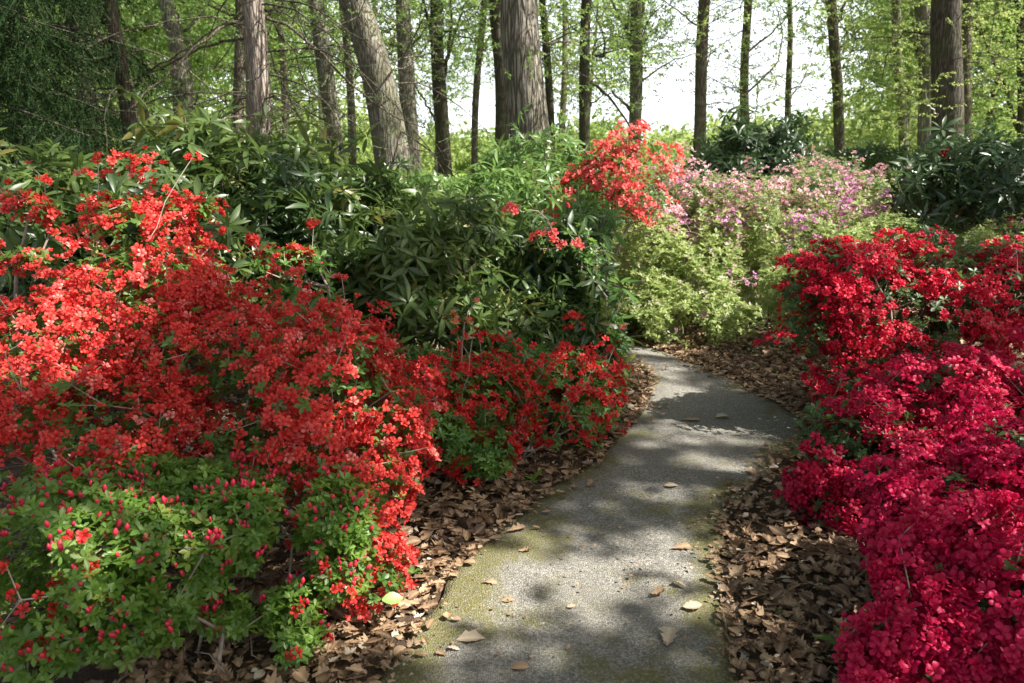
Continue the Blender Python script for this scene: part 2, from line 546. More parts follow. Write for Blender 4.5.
def path_dist(xy):
    """signed distance outside the path (negative on it), roughly"""
    xy = np.asarray(xy)
    out = np.empty(len(xy))
    for i in range(0, len(xy), 4000):
        p = xy[i:i + 4000]
        A, B = _RING[:-1], _RING[1:]
        e = B - A
        t = np.clip(((p[:, None] - A[None]) * e).sum(2) / (e * e).sum(1).clip(1e-9), 0, 1)
        d = np.linalg.norm(p[:, None] - (A[None] + t[..., None] * e[None]), axis=2).min(1)
        c = ((A[None, :, 1] > p[:, None, 1]) != (B[None, :, 1] > p[:, None, 1]))
        with np.errstate(divide='ignore', invalid='ignore'):
            xi = (B[:, 0] - A[:, 0])[None] * (p[:, None, 1] - A[None, :, 1]) / (B[:, 1] - A[:, 1])[None] + A[None, :, 0]
        inside = ((c & (p[:, None, 0] < xi)).sum(1) % 2) == 1
        out[i:i + 4000] = np.where(inside, -d, d)
    return out
def gh(x, y):
    p = np.stack([np.asarray(x, float), np.asarray(y, float), np.zeros_like(np.asarray(x, float))], -1)
    d = path_dist(p[..., :2].reshape(-1, 2)).reshape(p.shape[:-1])
    k = np.clip(d / .5, 0, 1)
    near = np.clip(1 - np.hypot(x, y) / 60, 0, 1)
    return -.012 + k * (.028 + .022 * n3(p, 1.1) * near + .012 * n3(p, 4.))

# ------------------------------------------------------------------ ground
def ground():
    u = np.linspace(-1, 1, 241)
    X = np.sinh(u * 5.6) / np.sinh(5.6) * 420
    Y = 3.5 + np.sinh(u * 5.6) / np.sinh(5.6) * 420
    gx, gy = np.meshgrid(X, Y)
    z = gh(gx, gy)
    far = np.hypot(gx, gy)
    z = z + np.clip((far - 60) / 200, 0, 1) * 1.2
    n = len(u)
    i = np.arange(n * n).reshape(n, n)
    q = np.stack([i[:-1, :-1], i[:-1, 1:], i[1:, 1:], i[1:, :-1]], -1).reshape(-1, 4)
    mb = MB(); mb.raw(np.stack([gx, gy, z], -1).reshape(-1, 3), [.5, .5, .5], q)
    m, nt, out = mat_new('forest_floor')
    vec = coords(nt)
    soil = mixc(nt, ramp(nt, noise(nt, vec, 14., 8., .7), .3, .7), (.035, .024, .016), (.15, .10, .065))
    soil = mixc(nt, ramp(nt, noise(nt, vec, 55., 4., .7), .55, .7, 0., .6), soil, (.24, .17, .11))
    grass = mixc(nt, ramp(nt, noise(nt, vec, 3., 8., .7), .3, .7), (.12, .19, .03), (.26, .33, .07))
    sx = N(nt, 'ShaderNodeSeparateXYZ'); nt.links.new(vec, sx.inputs[0])
    edge = math2(nt, 'ADD', sx.outputs[1], math2(nt, 'MULTIPLY', noise(nt, vec, .5, 4.), 5.))
    c = mixc(nt, ramp(nt, edge, 12.5, 15.5), soil, grass)
    p = N(nt, 'ShaderNodeBsdfPrincipled')
    nt.links.new(c, p.inputs['Base Color']); p.inputs['Roughness'].default_value = .95
    p.inputs['Specular IOR Level'].default_value = .15
    b = N(nt, 'ShaderNodeBump'); b.inputs['Strength'].default_value = .9; b.inputs['Distance'].default_value = .03
    nt.links.new(noise(nt, vec, 40., 6., .7), b.inputs['Height']); nt.links.new(b.outputs[0], p.inputs['Normal'])
    nt.links.new(p.outputs[0], out.inputs[0])
    o = put('ground', mb.mesh('ground', m)); o['kind'] = 'structure'
ground()

def path():
    K = 29
    t = np.linspace(0, 1, K)
    v = PL[:, None] * (1 - t)[None, :, None] + PR[:, None] * t[None, :, None]
    ed = np.minimum(t, 1 - t)[None] * 2 * HW[:, None]
    side = unit(PR - PL)
    p3 = np.concatenate([v, np.zeros((*v.shape[:2], 1))], 2)
    jag = n3(p3, 5.) * .035 + n3(p3, 17.) * .012
    v = v + side[:, None] * (jag * np.clip(1 - ed / .15, 0, 1))[..., None]
    z = .002 + .005 * n3(p3, 1.2) + np.clip(ed / .25, 0, 1) * .016
    z[:, 0] = -.03; z[:, -1] = -.03
    mb = MB()
    i = np.arange(NP_ * K).reshape(NP_, K)
    q = np.stack([i[:-1, :-1], i[:-1, 1:], i[1:, 1:], i[1:, :-1]], -1).reshape(-1, 4)
    c = np.zeros((NP_, K, 3)); c[..., 0] = np.clip(ed / .5, 0, 1)
    mb.raw(np.concatenate([v, z[..., None]], 2).reshape(-1, 3), c.reshape(-1, 3), q)
    m, nt, out = mat_new('worn_chip_seal')
    vec = coords(nt)
    a = attr_v(nt)
    vor = N(nt, 'ShaderNodeTexVoronoi'); vor.inputs['Scale'].default_value = 150.
    nt.links.new(vec, vor.inputs['Vector'])
    sp = N(nt, 'ShaderNodeSeparateColor'); nt.links.new(vor.outputs['Color'], sp.inputs[0])
    stone = mixc(nt, sp.outputs[0], (.075, .07, .058), (.46, .43, .365))
    stone = mixc(nt, ramp(nt, vor.outputs['Distance'], .45, .85, 0., .8), stone, (.07, .066, .056))
    stone = mixc(nt, ramp(nt, noise(nt, vec, 210., 3.), .35, .62, 0., .6), stone, (.21, .205, .19))
    wear = noise(nt, vec, 2.2, 5., .6)
    stone = mixc(nt, ramp(nt, wear, .4, .65, 0., .5), stone, (.16, .15, .122))
    moss_f = math2(nt, 'ADD', noise(nt, vec, 2.6, 7., .65), math2(nt, 'MULTIPLY', ramp(nt, a[0], .0, .75, 1., 0.), .24))
    sx = N(nt, 'ShaderNodeSeparateXYZ'); nt.links.new(vec, sx.inputs[0])
    moss_f = math2(nt, 'SUBTRACT', moss_f, ramp(nt, sx.outputs[1], 3.6, 4.8, 0., .12))
    mossc = mixc(nt, noise(nt, vec, 60., 4.), (.075, .075, .012), (.19, .17, .035))
    mf = math2(nt, 'MULTIPLY', ramp(nt, moss_f, .51, .64), ramp(nt, noise(nt, vec, 110., 3., .7), .35, .58, .15, .95))
    c = mixc(nt, mf, stone, mossc)
    dirt = math2(nt, 'MULTIPLY', ramp(nt, a[0], .0, .14, .85, 0.), ramp(nt, noise(nt, vec, 18., 5., .7), .35, .55))
    c = mixc(nt, dirt, c, (.07, .048, .03))
    p = N(nt, 'ShaderNodeBsdfPrincipled')
    nt.links.new(c, p.inputs['Base Color']); p.inputs['Roughness'].default_value = .85
    p.inputs['Specular IOR Level'].default_value = .25
    b = N(nt, 'ShaderNodeBump'); b.inputs['Strength'].default_value = .8; b.inputs['Distance'].default_value = .006
    hh = math2(nt, 'ADD', math2(nt, 'MULTIPLY', vor.outputs['Distance'], -1.), noise(nt, vec, 12., 3.))
    nt.links.new(hh, b.inputs['Height']); nt.links.new(b.outputs[0], p.inputs['Normal'])
    nt.links.new(p.outputs[0], out.inputs[0])
    o = put('path', mb.mesh('path', m)); o['kind'] = 'structure'
path()

# ------------------------------------------------------------------ branching skeletons
def grow(seeds, tips, seg=.15, jit=.05, zpen=0.0, dpen=.35, sag=.0, chain=False):
    """joins every tip to the nearest part of the branching so far -> nodes, parents, order"""
    cap = len(seeds) + len(tips) * 14
    P = np.zeros((cap, 3)); D = np.zeros(cap); par = np.full(cap, -1)
    n = len(seeds); P[:n] = seeds; par[1:n] = np.arange(n - 1) if chain else 0
    order = np.argsort(np.min(np.linalg.norm(tips[:, None] - np.asarray(seeds)[None], axis=2), axis=1))
    ends = []
    for k in order:
        T = tips[k]
        d = np.linalg.norm(P[:n] - T, axis=1)
        cost = d + dpen * D[:n] + (zpen * np.maximum(0, P[:n, 2] - T[2] + .4 * d) if zpen else 0)
        j = int(np.argmin(cost))
        L = d[j]
        m = int(min(12, max(1, round(L / seg))))
        prev = j; A = P[j].copy()
        off = rng.normal(size=3) * jit * L
        off[2] += sag * L
        for s in range(1, m + 1):
            if n >= cap: break
            t = s / m
            pt = A + (T - A) * t + off * 4 * t * (1 - t) + (rng.normal(size=3) * jit * .35 * L / m if s < m else 0)
            P[n] = pt; par[n] = prev; D[n] = D[prev] + np.linalg.norm(pt - P[prev]); prev = n; n += 1
        ends.append(prev)
    return P[:n], par[:n]

def branch_mesh(mb, P, par, tip_r, power=.42, rmax=9., K=5, hide=None):
    n = len(P)
    w = np.zeros(n)
    child = np.zeros(n, bool); child[par[par >= 0]] = True
    w[~child] = 1
    for i in range(n - 1, -1, -1):
        if par[i] >= 0: w[par[i]] += w[i]
    r = np.minimum(tip_r * np.maximum(w, 1) ** power, rmax)
    if hide is not None:                                   # the axis nodes stay inside the trunk
        k, Q, tr = hide
        r[:k] = np.minimum(r[:k], np.interp(P[:k, 2], Q[:, 2], tr) * .7)
    e = np.where(par >= 0)[0]
    a, b = P[par[e]], P[e]
    rb = r[e]; ra = np.minimum(r[par[e]], rb * 1.35)
    mb.edges(a - (b - a) * .06, b + (b - a) * .06, ra, rb, K)

# ------------------------------------------------------------------ shrubs
def ellipsoids(blobs):
    """(px, py, rx px, ry px, Y[, depth radius m]) -> centres, radii"""
    C, Rr = [], []
    for b in blobs:
        px, py, rx_, ry_, Y = b[:5]
        k = mpp(px, py, Y)
        dy = b[5] if len(b) > 5 else .5 * (rx_ + ry_) * k
        C.append(W(px, py, Y)); Rr.append((rx_ * k, dy, ry_ * k))
    return np.array(C), np.array(Rr)

def shell(C, Rr, n, lo=.8, hi=1.05, lump=.12, under=.35, zmin=.04, cull=.82):
    area = (Rr[:, 0] * Rr[:, 1] + Rr[:, 0] * Rr[:, 2] + Rr[:, 1] * Rr[:, 2])
    pts, nor = [], []
    got = 0
    while got < n:
        m = n * 3
        k = rng.choice(len(C), m, p=area / area.sum())
        d = unit(rng.normal(size=(m, 3)))
        f = rng.uniform(lo, hi, m) * (1 + lump * n3(C[k] + d * Rr[k], 1.9))
        p = C[k] + d * Rr[k] * f[:, None]
        nn = unit(d / Rr[k])
        keep = (p[:, 2] > zmin) & ((nn[:, 2] > -.25) | (rng.uniform(size=m) < under))
        if lo > .5:
            for c, r in zip(C, Rr):
                keep &= (np.linalg.norm((p - c) / r, axis=1) > cull * min(lo, .85))
        pts.append(p[keep]); nor.append(nn[keep]); got += keep.sum()
        if got == 0 and m > 1e6: break
    return np.concatenate(pts)[:n], np.concatenate(nor)[:n]

def split_blossoms(root, base, mat, tps, loc, rot, sc, rnd, top, name='blossom'):
    """the 100 flowers that show largest become parts, the rest one part"""
    tocam = unit(np.array([0, 0, CAM_Z]) - loc)
    dist = np.linalg.norm(loc - [0, 0, CAM_Z], axis=1)
    v = loc - [0, 0, CAM_Z]
    zc = v[:, 1] * math.cos(PITCH) - v[:, 2] * math.sin(PITCH)
    yc = v[:, 1] * math.sin(PITCH) + v[:, 2] * math.cos(PITCH)
    X = 512 + FPX * v[:, 0] / zc; Y = 341.5 - FPX * yc / zc
    fac = np.einsum('ni,ni->n', tocam, rot[:, :, 2])
    cell = (np.round(X / 9).astype(int) * 1000 + np.round(Y / 9).astype(int))
    near = {}
    for i, (c, d) in enumerate(zip(cell, dist)):
        if d < near.get(c, (9e9, 0))[0]: near[c] = (d, i)
    front = np.zeros(len(loc), bool); front[[i for _d, i in near.values()]] = True
    score = sc ** 2 / dist ** 2 * np.clip(fac, .05, 1) * np.where(front, 1, .02)
    score *= (X > 4) & (X < 1020) & (Y > 4) & (Y < 679) & (zc > .2)
    pick = np.argsort(-score)[:top]
    pick = pick[score[pick] > 0]
    vars_ = []
    for k in range(10):
        mb = MB(); mb.scatter(tps[k % len(tps)], np.zeros((1, 3)), np.eye(3)[None], 1.0, rng.uniform(0, 1, (1, 2)))
        vars_.append(mb.mesh(name, mat))
    for j, i in enumerate(pick):
        o = put(name, vars_[j % 10], root)
        M = Matrix.Identity(4)
        for a in range(3):
            for b in range(3): M[a][b] = rot[i][a][b] * sc[i]
            M[a][3] = loc[i][a] - base[a]
        o.matrix_basis = M
    rest = np.ones(len(loc), bool); rest[pick] = False
    mb = MB(); mb.scatter_any(tps, loc[rest], rot[rest], sc[rest], rnd[rest])
    o = put(name + 's', mb.mesh(name + 's', mat, base), root); o['kind'] = 'stuff'

FL_F = [flower(1., s, True, .39) for s in range(8)]
FL_C = [flower(1., s + 20, False, .40) for s in range(4)]
FL_W = [flower(1., s + 40, True, .43) for s in range(9)]
WH_AZ = [whorl(6, 1., .24, .35, .3, s, 3, prof='ob') for s in range(5)]
WH_AZS = [whorl(5, 1., .2, .4, .35, s + 9, 2) for s in range(5)]
WH_RH = [whorl(n, 1., .125, -.1 + .15 * (s % 4), .42, s + 30, 4, .28, .3, stalk=.08) for s, n in enumerate((8, 9, 6, 8, 7, 9, 5, 8, 6, 7))]
BUDS = [bud(1., .28, s) for s in range(3)]

def azalea(name, label, cat, blobs, mat, leafm, npads, fpp, fr, pad_r, flat=.35, upw=.6, leaves=900, leaf_L=.03, inner=500, tps=FL_F, top=0,
           gap=-.35, gapf=1.6, stem=M_TWIG, group=None, lump=.14, tilt=.45, buds=0, tip_r=.0019, base=None, shoots=.13, under=.35, lo=.84, depth=None, leafy=None, zmin=.05, lgap=None, jit=.09):
    C, Rr = ellipsoids(blobs)
    wgt = (Rr[:, 0] * Rr[:, 2])
    bs = (C * wgt[:, None]).sum(0) / wgt.sum() if base is None else np.array([*base, 0.])
    bs[2] = float(gh(np.array([bs[0]]), np.array([bs[1]]))[0])
    root = thing(name, label, cat, bs, group)
    p, n = shell(C, Rr, npads, lo, 1.06, lump, under, zmin=zmin)
    k = n3(p, gapf, 2.) > gap
    p, n = p[k], n[k]
    up = np.array([0, 0, 1.])
    sh = rng.uniform(size=len(p)) < shoots
    p[sh] += up * rng.uniform(.02, .17, (sh.sum(), 1)) + n[sh] * rng.uniform(0, .08, (sh.sum(), 1))
    pn = unit(n * (1 - upw) + up * upw + rng.normal(size=p.shape) * .18)
    # flowers: little domed tufts
    cnt = rng.poisson(fpp, len(p))
    idx = np.repeat(np.arange(len(p)), cnt)
    Fm = frames(pn)
    a = rng.uniform(0, 6.283, len(idx)); rr = np.sqrt(rng.uniform(0, 1, len(idx)))
    pr = pad_r * rng.uniform(.6, 1.35, len(p))[idx]
    loc = p[idx] + Fm[idx, :, 0] * (np.cos(a) * rr * pr)[:, None] + Fm[idx, :, 1] * (np.sin(a) * rr * pr)[:, None] \
        + Fm[idx, :, 2] * ((-.5 * rr ** 2 + rng.normal(size=len(idx)) * flat * .5) * pr)[:, None]
    out = unit(Fm[idx, :, 0] * (np.cos(a) * rr)[:, None] + Fm[idx, :, 1] * (np.sin(a) * rr)[:, None] + 1e-6)
    fn = unit(pn[idx] + out * rr[:, None] * .7 + n[idx] * .5 + rng.normal(size=loc.shape) * tilt)
    k = loc[:, 2] > .03
    loc, fn, idx = loc[k], fn[k], idx[k]
    sc = fr * np.where(rng.uniform(size=len(loc)) < .12, rng.uniform(.45, .7, len(loc)), rng.uniform(.78, 1.2, len(loc)))
    pr_ = rng.uniform(0, 1, len(p))
    rnd = np.clip(np.stack([.55 * pr_[idx] + .45 * rng.uniform(0, 1, len(loc)), rng.uniform(0, 1, len(loc))], 1), 0, 1)
    rot = frames(fn)
    if len(loc):
        if top: split_blossoms(root, bs, mat, tps, loc, rot, sc, rnd, top)
        else:
            mb = MB(); mb.scatter_any(tps, loc, rot, sc, rnd)
            o = put('blossoms', mb.mesh('blossoms', mat, bs), root); o['kind'] = 'stuff'
    # leaves: shell and inside
    mb = MB()
    CL, RL = (C, Rr) if leafy is None else ellipsoids(leafy)
    q, qn = shell(CL, RL, leaves, .74, 1.03, lump, .5, zmin=zmin)
    q2, qn2 = shell(CL, RL, inner, .42, .85, lump, .6, zmin=zmin)
    q = np.concatenate([q, q2]); qn = np.concatenate([qn, qn2])
    if lgap is not None:
        k = n3(q, 4.6, 5.) > lgap; q, qn = q[k], qn[k]
    mb.scatter_any(WH_AZ if leaf_L > .027 else WH_AZS, q, frames(unit(qn * .5 + up * .7 + rng.normal(size=q.shape) * .4)), leaf_L * rng.uniform(.7, 1.25, len(q)))
    put('foliage', mb.mesh('foliage', leafm, bs), root)
    # wood
    sel = rng.permutation(len(p))[:min(len(p), 260)]
    tips = p[sel] - pn[sel] * pad_r * .25
    extra = q[rng.permutation(min(leaves, len(q)))[:140]]
    tips = np.concatenate([tips, extra])
    seeds = [bs + [rng.normal() * .09, rng.normal() * .09, 0] for _ in range(7)]
    P, par = grow(np.array(seeds), tips, .12, jit, dpen=.3, sag=.06)
    mb = MB(); branch_mesh(mb, P, par, tip_r, .40)
    put('stem', mb.mesh('stem', stem, bs), root)
    if buds:
        k = np.where((n3(q, 2.2, 1.) > -.45) & (qn[:, 2] > -.1) & (np.arange(len(q)) < len(q) * .7))[0]   # at the tips of leafy shoots
        k = rng.permutation(k)[:buds]
        b, bn = q[k] + [0, 0, .008], qn[k]
        g = rng.integers(1, 4, len(b)); ix = np.repeat(np.arange(len(b)), g)
        bl = b[ix] + rng.normal(size=(len(ix), 3)) * .012
        bd = unit(bn[ix] * .5 + up * .8 + rng.normal(size=bl.shape) * .4)
        split_blossoms(root, bs, M_BUD, BUDS, bl, frames(bd), rng.uniform(.017, .028, len(bl)), rng.uniform(0, 1, (len(bl), 2)), 100, 'bud')
    return root

def rhodo(name, label, cat, blobs, mat, nw, L=.12, inner=.8, group=None, tips=160, lump=.30, upw=.42, buds=None, gap=-.6, zmin=.06, shoots=None):
    C, Rr = ellipsoids(blobs)
    wgt = (Rr[:, 0] * Rr[:, 2])
    bs = (C * wgt[:, None]).sum(0) / wgt.sum()
    bs[2] = float(gh(np.array([bs[0]]), np.array([bs[1]]))[0])
    root = thing(name, label, cat, bs, group)
    up = np.array([0, 0, 1.])
    p, n = shell(C, Rr, nw, .8, 1.1, lump, .5, zmin=zmin)
    k = n3(p, 1.7, 4.) > gap; p, n = p[k], n[k]
    sh = rng.uniform(size=len(p)) < .12                                # shoots that stand clear of the mass
    p[sh] += up * rng.uniform(.03, .16, (sh.sum(), 1)) + n[sh] * rng.uniform(0, .1, (sh.sum(), 1))
    p2, n2 = shell(C, Rr, int(nw * inner), .5, .85, lump, .6, zmin=zmin)
    pa = np.concatenate([p, p2]); na = np.concatenate([n, n2])
    mb = MB()
    ax = unit(na * (1 - upw) + up * upw + rng.normal(size=pa.shape) * .48)
    tone = np.clip(.5 + .4 * n3(pa, 1.2, 3.) + rng.normal(size=len(pa)) * .22, 0, 1)
    mb.scatter_any(WH_RH, pa, frames(ax), L * rng.uniform(.55, 1.25, len(pa)), np.stack([tone, rng.uniform(0, 1, len(pa))], 1))
    put('foliage', mb.mesh('foliage', mat, bs), root)
    sel = rng.permutation(len(p))[:tips]
    tp = p[sel] - ax[sel] * .02
    seeds = [bs + [rng.normal() * .15, rng.normal() * .12, 0] for _ in range(6)]
    P, par = grow(np.array(seeds), tp, .2, .09, dpen=.3, sag=.03)
    mb = MB(); branch_mesh(mb, P, par, .0032, .42)
    put('stem', mb.mesh('stem', M_TWIG_D, bs), root)
    if buds:
        sel = rng.permutation(len(p))[:buds[1]]
        it = FL_C
        mb = MB()
        for s in sel:
            c = p[s] + ax[s] * .04
            d = unit(ax[s] + rng.normal(size=(9, 3)) * .7)
            mb.scatter_any(it, c + d * .035, frames(d), np.full(9, .03))
        o = put('blossoms', mb.mesh('blossoms', buds[0], bs), root); o['kind'] = 'stuff'
    return root

# ------------------------------------------------------------------ trees
SPRAY = [twig_spray(7, .085, .026, .30, s) for s in range(5)]
SPRAY_S = [twig_spray(13, .046, .0155, .28, s + 10) for s in range(5)]
SPRAY_B = [twig_spray(8, .13, .045, .40, s + 20) for s in range(4)]
NEED = [needle_spray(.42, 46, .035, s) for s in range(5)]
NEED_S = [needle_spray(.26, 40, .02, s + 9) for s in range(5)]

def sprays(mb, tips, m, sig, tps, sc=1., keep=None, droop=.0, rr=None):
    idx = np.repeat(np.arange(len(tips)), m)
    q = tips[idx] + rng.normal(size=(len(idx), 3)) * np.array([sig, sig, sig * .55])
    if keep is not None:
        k = keep(q); q = q[k]
    d = unit(rng.normal(size=q.shape) * [1, 1, .35] + [0, 0, -droop])
    upv = unit(rng.normal(size=q.shape) * .35 + [0, 0, 1.])
    mb.scatter_any(tps, q, frames_dir(d, upv), sc * rng.uniform(.75, 1.2, len(q)), rr)

def extend(pts, rad, ztop):
    """from pixel-traced points (top first) down to the ground and up to ztop"""
    pts = np.array(pts)[::-1]; rad = np.array(rad)[::-1]         # bottom first
    d0 = pts[0] - pts[1]; d0 /= -d0[2]
    g = pts[0] + d0 * np.array([.6, .6, 1.]) * (pts[0][2] + .08)
    low = [g]; lr = [rad[0] * 1.28]
    if pts[0][2] > .4:
        low.append(g + (pts[0] - g) * .22); lr.append(rad[0] * 1.06)
    d1 = unit(pts[-1] - pts[-2]); d1 = unit(d1 * [.6, .6, 1.])
    hi, hr = [], []
    L = (ztop - pts[-1][2]) / d1[2]
    for k in range(1, 7):
        hi.append(pts[-1] + d1 * L * k / 6 + rng.normal(size=3) * [.12, .12, 0] * k / 3); hr.append(max(.02, rad[-1] * (1 - .88 * k / 6)))
    P = np.concatenate([low, pts, hi]); r = np.concatenate([lr, rad, hr])
    t = np.r_[0, np.cumsum(np.linalg.norm(np.diff(P, axis=0), axis=1))]
    u = np.linspace(0, t[-1], 46)
    Q = np.stack([np.interp(u, t, P[:, k]) for k in range(3)], 1)
    wob = np.random.default_rng(int(abs(P[0][0]) * 1000))
    Q[:, :2] += .035 * np.stack([np.sin(Q[:, 2] * wob.uniform(.8, 2.) + wob.uniform(0, 6)), np.cos(Q[:, 2] * wob.uniform(.8, 2.))], 1)
    for _ in range(3): Q[1:-1] = .5 * Q[1:-1] + .25 * (Q[:-2] + Q[2:])
    return Q, np.interp(u, t, r)

def tree(label, Y, pts, w, bark, limbs=(), ztop=13., crown=(6., 12., 2.6, 120), low=(2.4, 5.5, 1.8, 40), leaf=M_TREE, tps=SPRAY_S, per=7, sig=.42, name='broadleaf_tree', group='trees standing in the woodland', cat='tree', lsc=1.0, K=20, low_off=(0, 0), bare=0):
    P3 = [W(x, y, Y) for x, y in pts]
    rad = [np.interp(i, [0, len(pts) - 1], w) * mpp(*pts[i], Y) / 2 for i in range(len(pts))]
    Q, r = extend(P3, rad, ztop)
    base = Q[0].copy(); base[2] = 0
    root = thing(name, label, cat, base, group)
    mb = MB(); mb.tube(Q, r, K, .06)
    put('trunk', mb.mesh('trunk', bark, base), root)
    ltips = []
    for _b in range(bare):
        z = rng.uniform(1.5, 1.6 + .2 * Y); a = rng.choice([0, math.pi]) + rng.normal() * .7
        L = rng.uniform(.8, 2.1)
        o0 = np.array([np.interp(z, Q[:, 2], Q[:, 0]), np.interp(z, Q[:, 2], Q[:, 1]), z])
        t = np.linspace(0, 1, 12); rise, fall = rng.uniform(-.1, .5), rng.uniform(.3, 1.1)
        c = o0 + np.stack([math.cos(a) * L * t, math.sin(a) * L * t, L * (rise * t - fall * t ** 2)], 1)
        c[2:] += np.cumsum(rng.normal(size=(10, 3)) * .018, 0)
        k0 = rng.integers(3, 12, 9)
        tw = c[k0] + rng.normal(size=(9, 3)) * [.28, .28, .16] + [0, 0, -.1]
        Pn, par = grow(c, tw, .16, .12, dpen=.0, sag=-.05, chain=True)
        mb = MB(); branch_mesh(mb, Pn, par, .0032, .55, .02)
        put('bare_branch', mb.mesh('bare_branch', B_DARK if rng.uniform() < .6 else B_BROWN, base), root)
    for lm in limbs:
        lp, lw = lm[0], lm[1]
        dY = lm[2] if len(lm) > 2 else rng.uniform(-.5, .5)
        L3 = np.array([W(x, y, Y + dY * i / max(1, len(lp) - 1)) for i, (x, y) in enumerate(lp)])
        t = np.linspace(0, 1, len(L3)); u = np.linspace(0, 1, 14)
        c = np.stack([np.interp(u, t, L3[:, k]) for k in range(3)], 1)
        for _ in range(2): c[1:-1] = .5 * c[1:-1] + .25 * (c[:-2] + c[2:])
        c[1:-1] += rng.normal(size=(12, 3)) * .012
        rr = np.linspace(1, .35, 14) * lw * .72 * mpp(*lp[0], Y) / 2
        mb = MB(); mb.tube(c, rr, 8)
        put('limb', mb.mesh('limb', (B_BROWN if bark is B_PINE else bark) if len(lm) < 4 else lm[3], base), root)
        ltips += [c[-1], c[-4], c[9]]
    tips = []
    for (z0, z1, rad_, n) in (crown, low):
        if n <= 0: continue
        z = rng.uniform(z0, z1, n); a = rng.uniform(0, 6.283, n); q = np.sqrt(rng.uniform(.03, 1, n)) * rad_
        cx = np.stack([np.interp(z, Q[:, 2], Q[:, k]) for k in (0, 1)], 1)
        off = np.array(low_off) if (z0, z1) == tuple(low[:2]) else 0
        tips.append(np.concatenate([cx + np.stack([np.cos(a), np.sin(a)], 1) * q[:, None] + off, z[:, None]], 1))
    tips = np.concatenate(tips) if tips else np.zeros((0, 3))
    if len(tips):
        sd = Q[(Q[:, 2] > 1.8)]
        Pn, par = grow(sd, tips, .5, .07, zpen=.25, dpen=.15, sag=.05, chain=True)
        mb = MB(); branch_mesh(mb, Pn, par, .0055, .5, max(.02, .35 * r.max()), hide=(len(sd), Q, r))
        put('branchwork', mb.mesh('branchwork', bark, base), root)
        mb = MB(); sprays(mb, np.concatenate([tips, ltips]) if ltips else tips, per, sig, tps, lsc)
        put('crown', mb.mesh('crown', leaf, base), root)
    return root

tree('slender brown trunk leaning right among the dark conifer boughs', 9.5, [(110, -5), (118, 50), (127, 115), (134, 165)], (12, 18), B_BROWN,
     [([(112, 42), (85, 40), (62, 35)], 5), ([(113, 57), (80, 66), (52, 84)], 4), ([(124, 95), (150, 70), (200, 40), (250, 5)], 4)], bare=12, crown=(6, 12, 2.2, 90), low=(0, 1, 1, 0), leaf=M_CON_L, tps=NEED_S, per=6)
tree('straight pale pinkish-grey pine trunk with bare branches, behind the rhododendrons', 9.0, [(255, -5), (257, 80), (259, 195)], (21, 24), B_PINE,
     [([(257, 40), (220, 40), (185, 55), (130, 82), (72, 112)], 4.5, .3), ([(257, 8), (215, 30), (165, 75), (126, 112)], 5, -.6), ([(262, 16), (300, 30), (345, 78), (380, 110), (425, 128)], 4.5, -.5),
      ([(262, 74), (296, 80), (325, 102), (345, 130)], 3.5, -.8), ([(262, 95), (285, 100), (310, 150)], 2.5, -.3), ([(255, 115), (235, 116), (205, 128)], 4, -.6), ([(262, 30), (280, 80), (306, 130)], 3, .5, B_DARK),
      ([(257, 60), (275, 20), (262, -5)], 3, .5, B_DARK), ([(257, 70), (232, 68), (215, 70)], 3, .1), ([(260, 5), (300, 60), (318, 150)], 3, .8, B_DARK)],
     name='pine_tree', bare=16, crown=(6, 13, 2.2, 100), low=(0, 1, 1, 0), leaf=M_CON_L, tps=NEED_S, per=7, group=None, K=24)
tree('thin brown trunk half hidden just left of the pale pine trunk', 12.0, [(239, -5), (240, 100), (241, 190)], (10, 12), B_BROWN, [([(240, 20), (215, 8), (190, -5)], 4)], bare=6, low=(3, 6, 2, 30))
tree('pale dappled trunk seen through branches left of the pine', 14.0, [(163, -5), (180, 60), (190, 190)], (17, 21), B_GREY, [([(175, 40), (200, 15), (215, -5)], 5)], low=(2.6, 6, 2.4, 60), leaf=M_TREE)
tree('grey trunk wreathed in fine twigs between the pine and the big leaning trunk', 13.0, [(316, -5), (329, 80), (340, 190)], (15, 18), B_GREY, [([(326, 60), (350, 40), (362, -5)], 4), ([(325, 40), (300, 20), (292, -5)], 3)], bare=10, low=(2.2, 4.6, 1.5, 60), leaf=M_CON_L, tps=NEED_S, per=8)
tree('narrow grey-brown trunk close beside the grey twiggy trunk', 16.0, [(343, -5), (349, 80), (352, 170)], (7, 8), B_BROWN, low=(2.6, 6, 2, 60))
tree('thick grey trunk leaning strongly to the left at its top', 10.5, [(350, -5), (370, 50), (389, 115), (404, 205)], (29, 37), B_GREY,
     [([(372, 60), (330, 20), (300, -5)], 3, -.4), ([(380, 90), (395, 70), (420, 60)], 3, .3)], bare=6, low=(2.8, 4.4, 1.2, 26), leaf=M_CON_L, tps=NEED_S, per=7, K=26)
tree('slim grey trunk rising right behind the leaning trunk', 13.0, [(401, -5), (408, 60), (414, 190)], (13, 18), B_GREY, [([(408, 50), (425, 30), (432, -5)], 3)], low=(3, 5.5, 1.8, 36), leaf=M_TREE)
tree('dark trunk splitting into several upright stems, left of the great trunk', 15.0, [(440, 62), (443, 110), (446, 195)], (13, 15), B_DARK,
     [([(441, 80), (432, 40), (423, -5)], 8, 0), ([(441, 75), (441, 40), (442, -5)], 8, .2), ([(443, 80), (450, 40), (452, -5)], 7, -.1), ([(446, 60), (458, 25), (468, -5)], 5, .3), ([(445, 140), (430, 110), (415, 85)], 5, -.3), ([(450, 35), (470, 38), (490, 50)], 3, .4)],
     ztop=8, low=(3.0, 6.5, 1.7, 80), leaf=M_TREE)
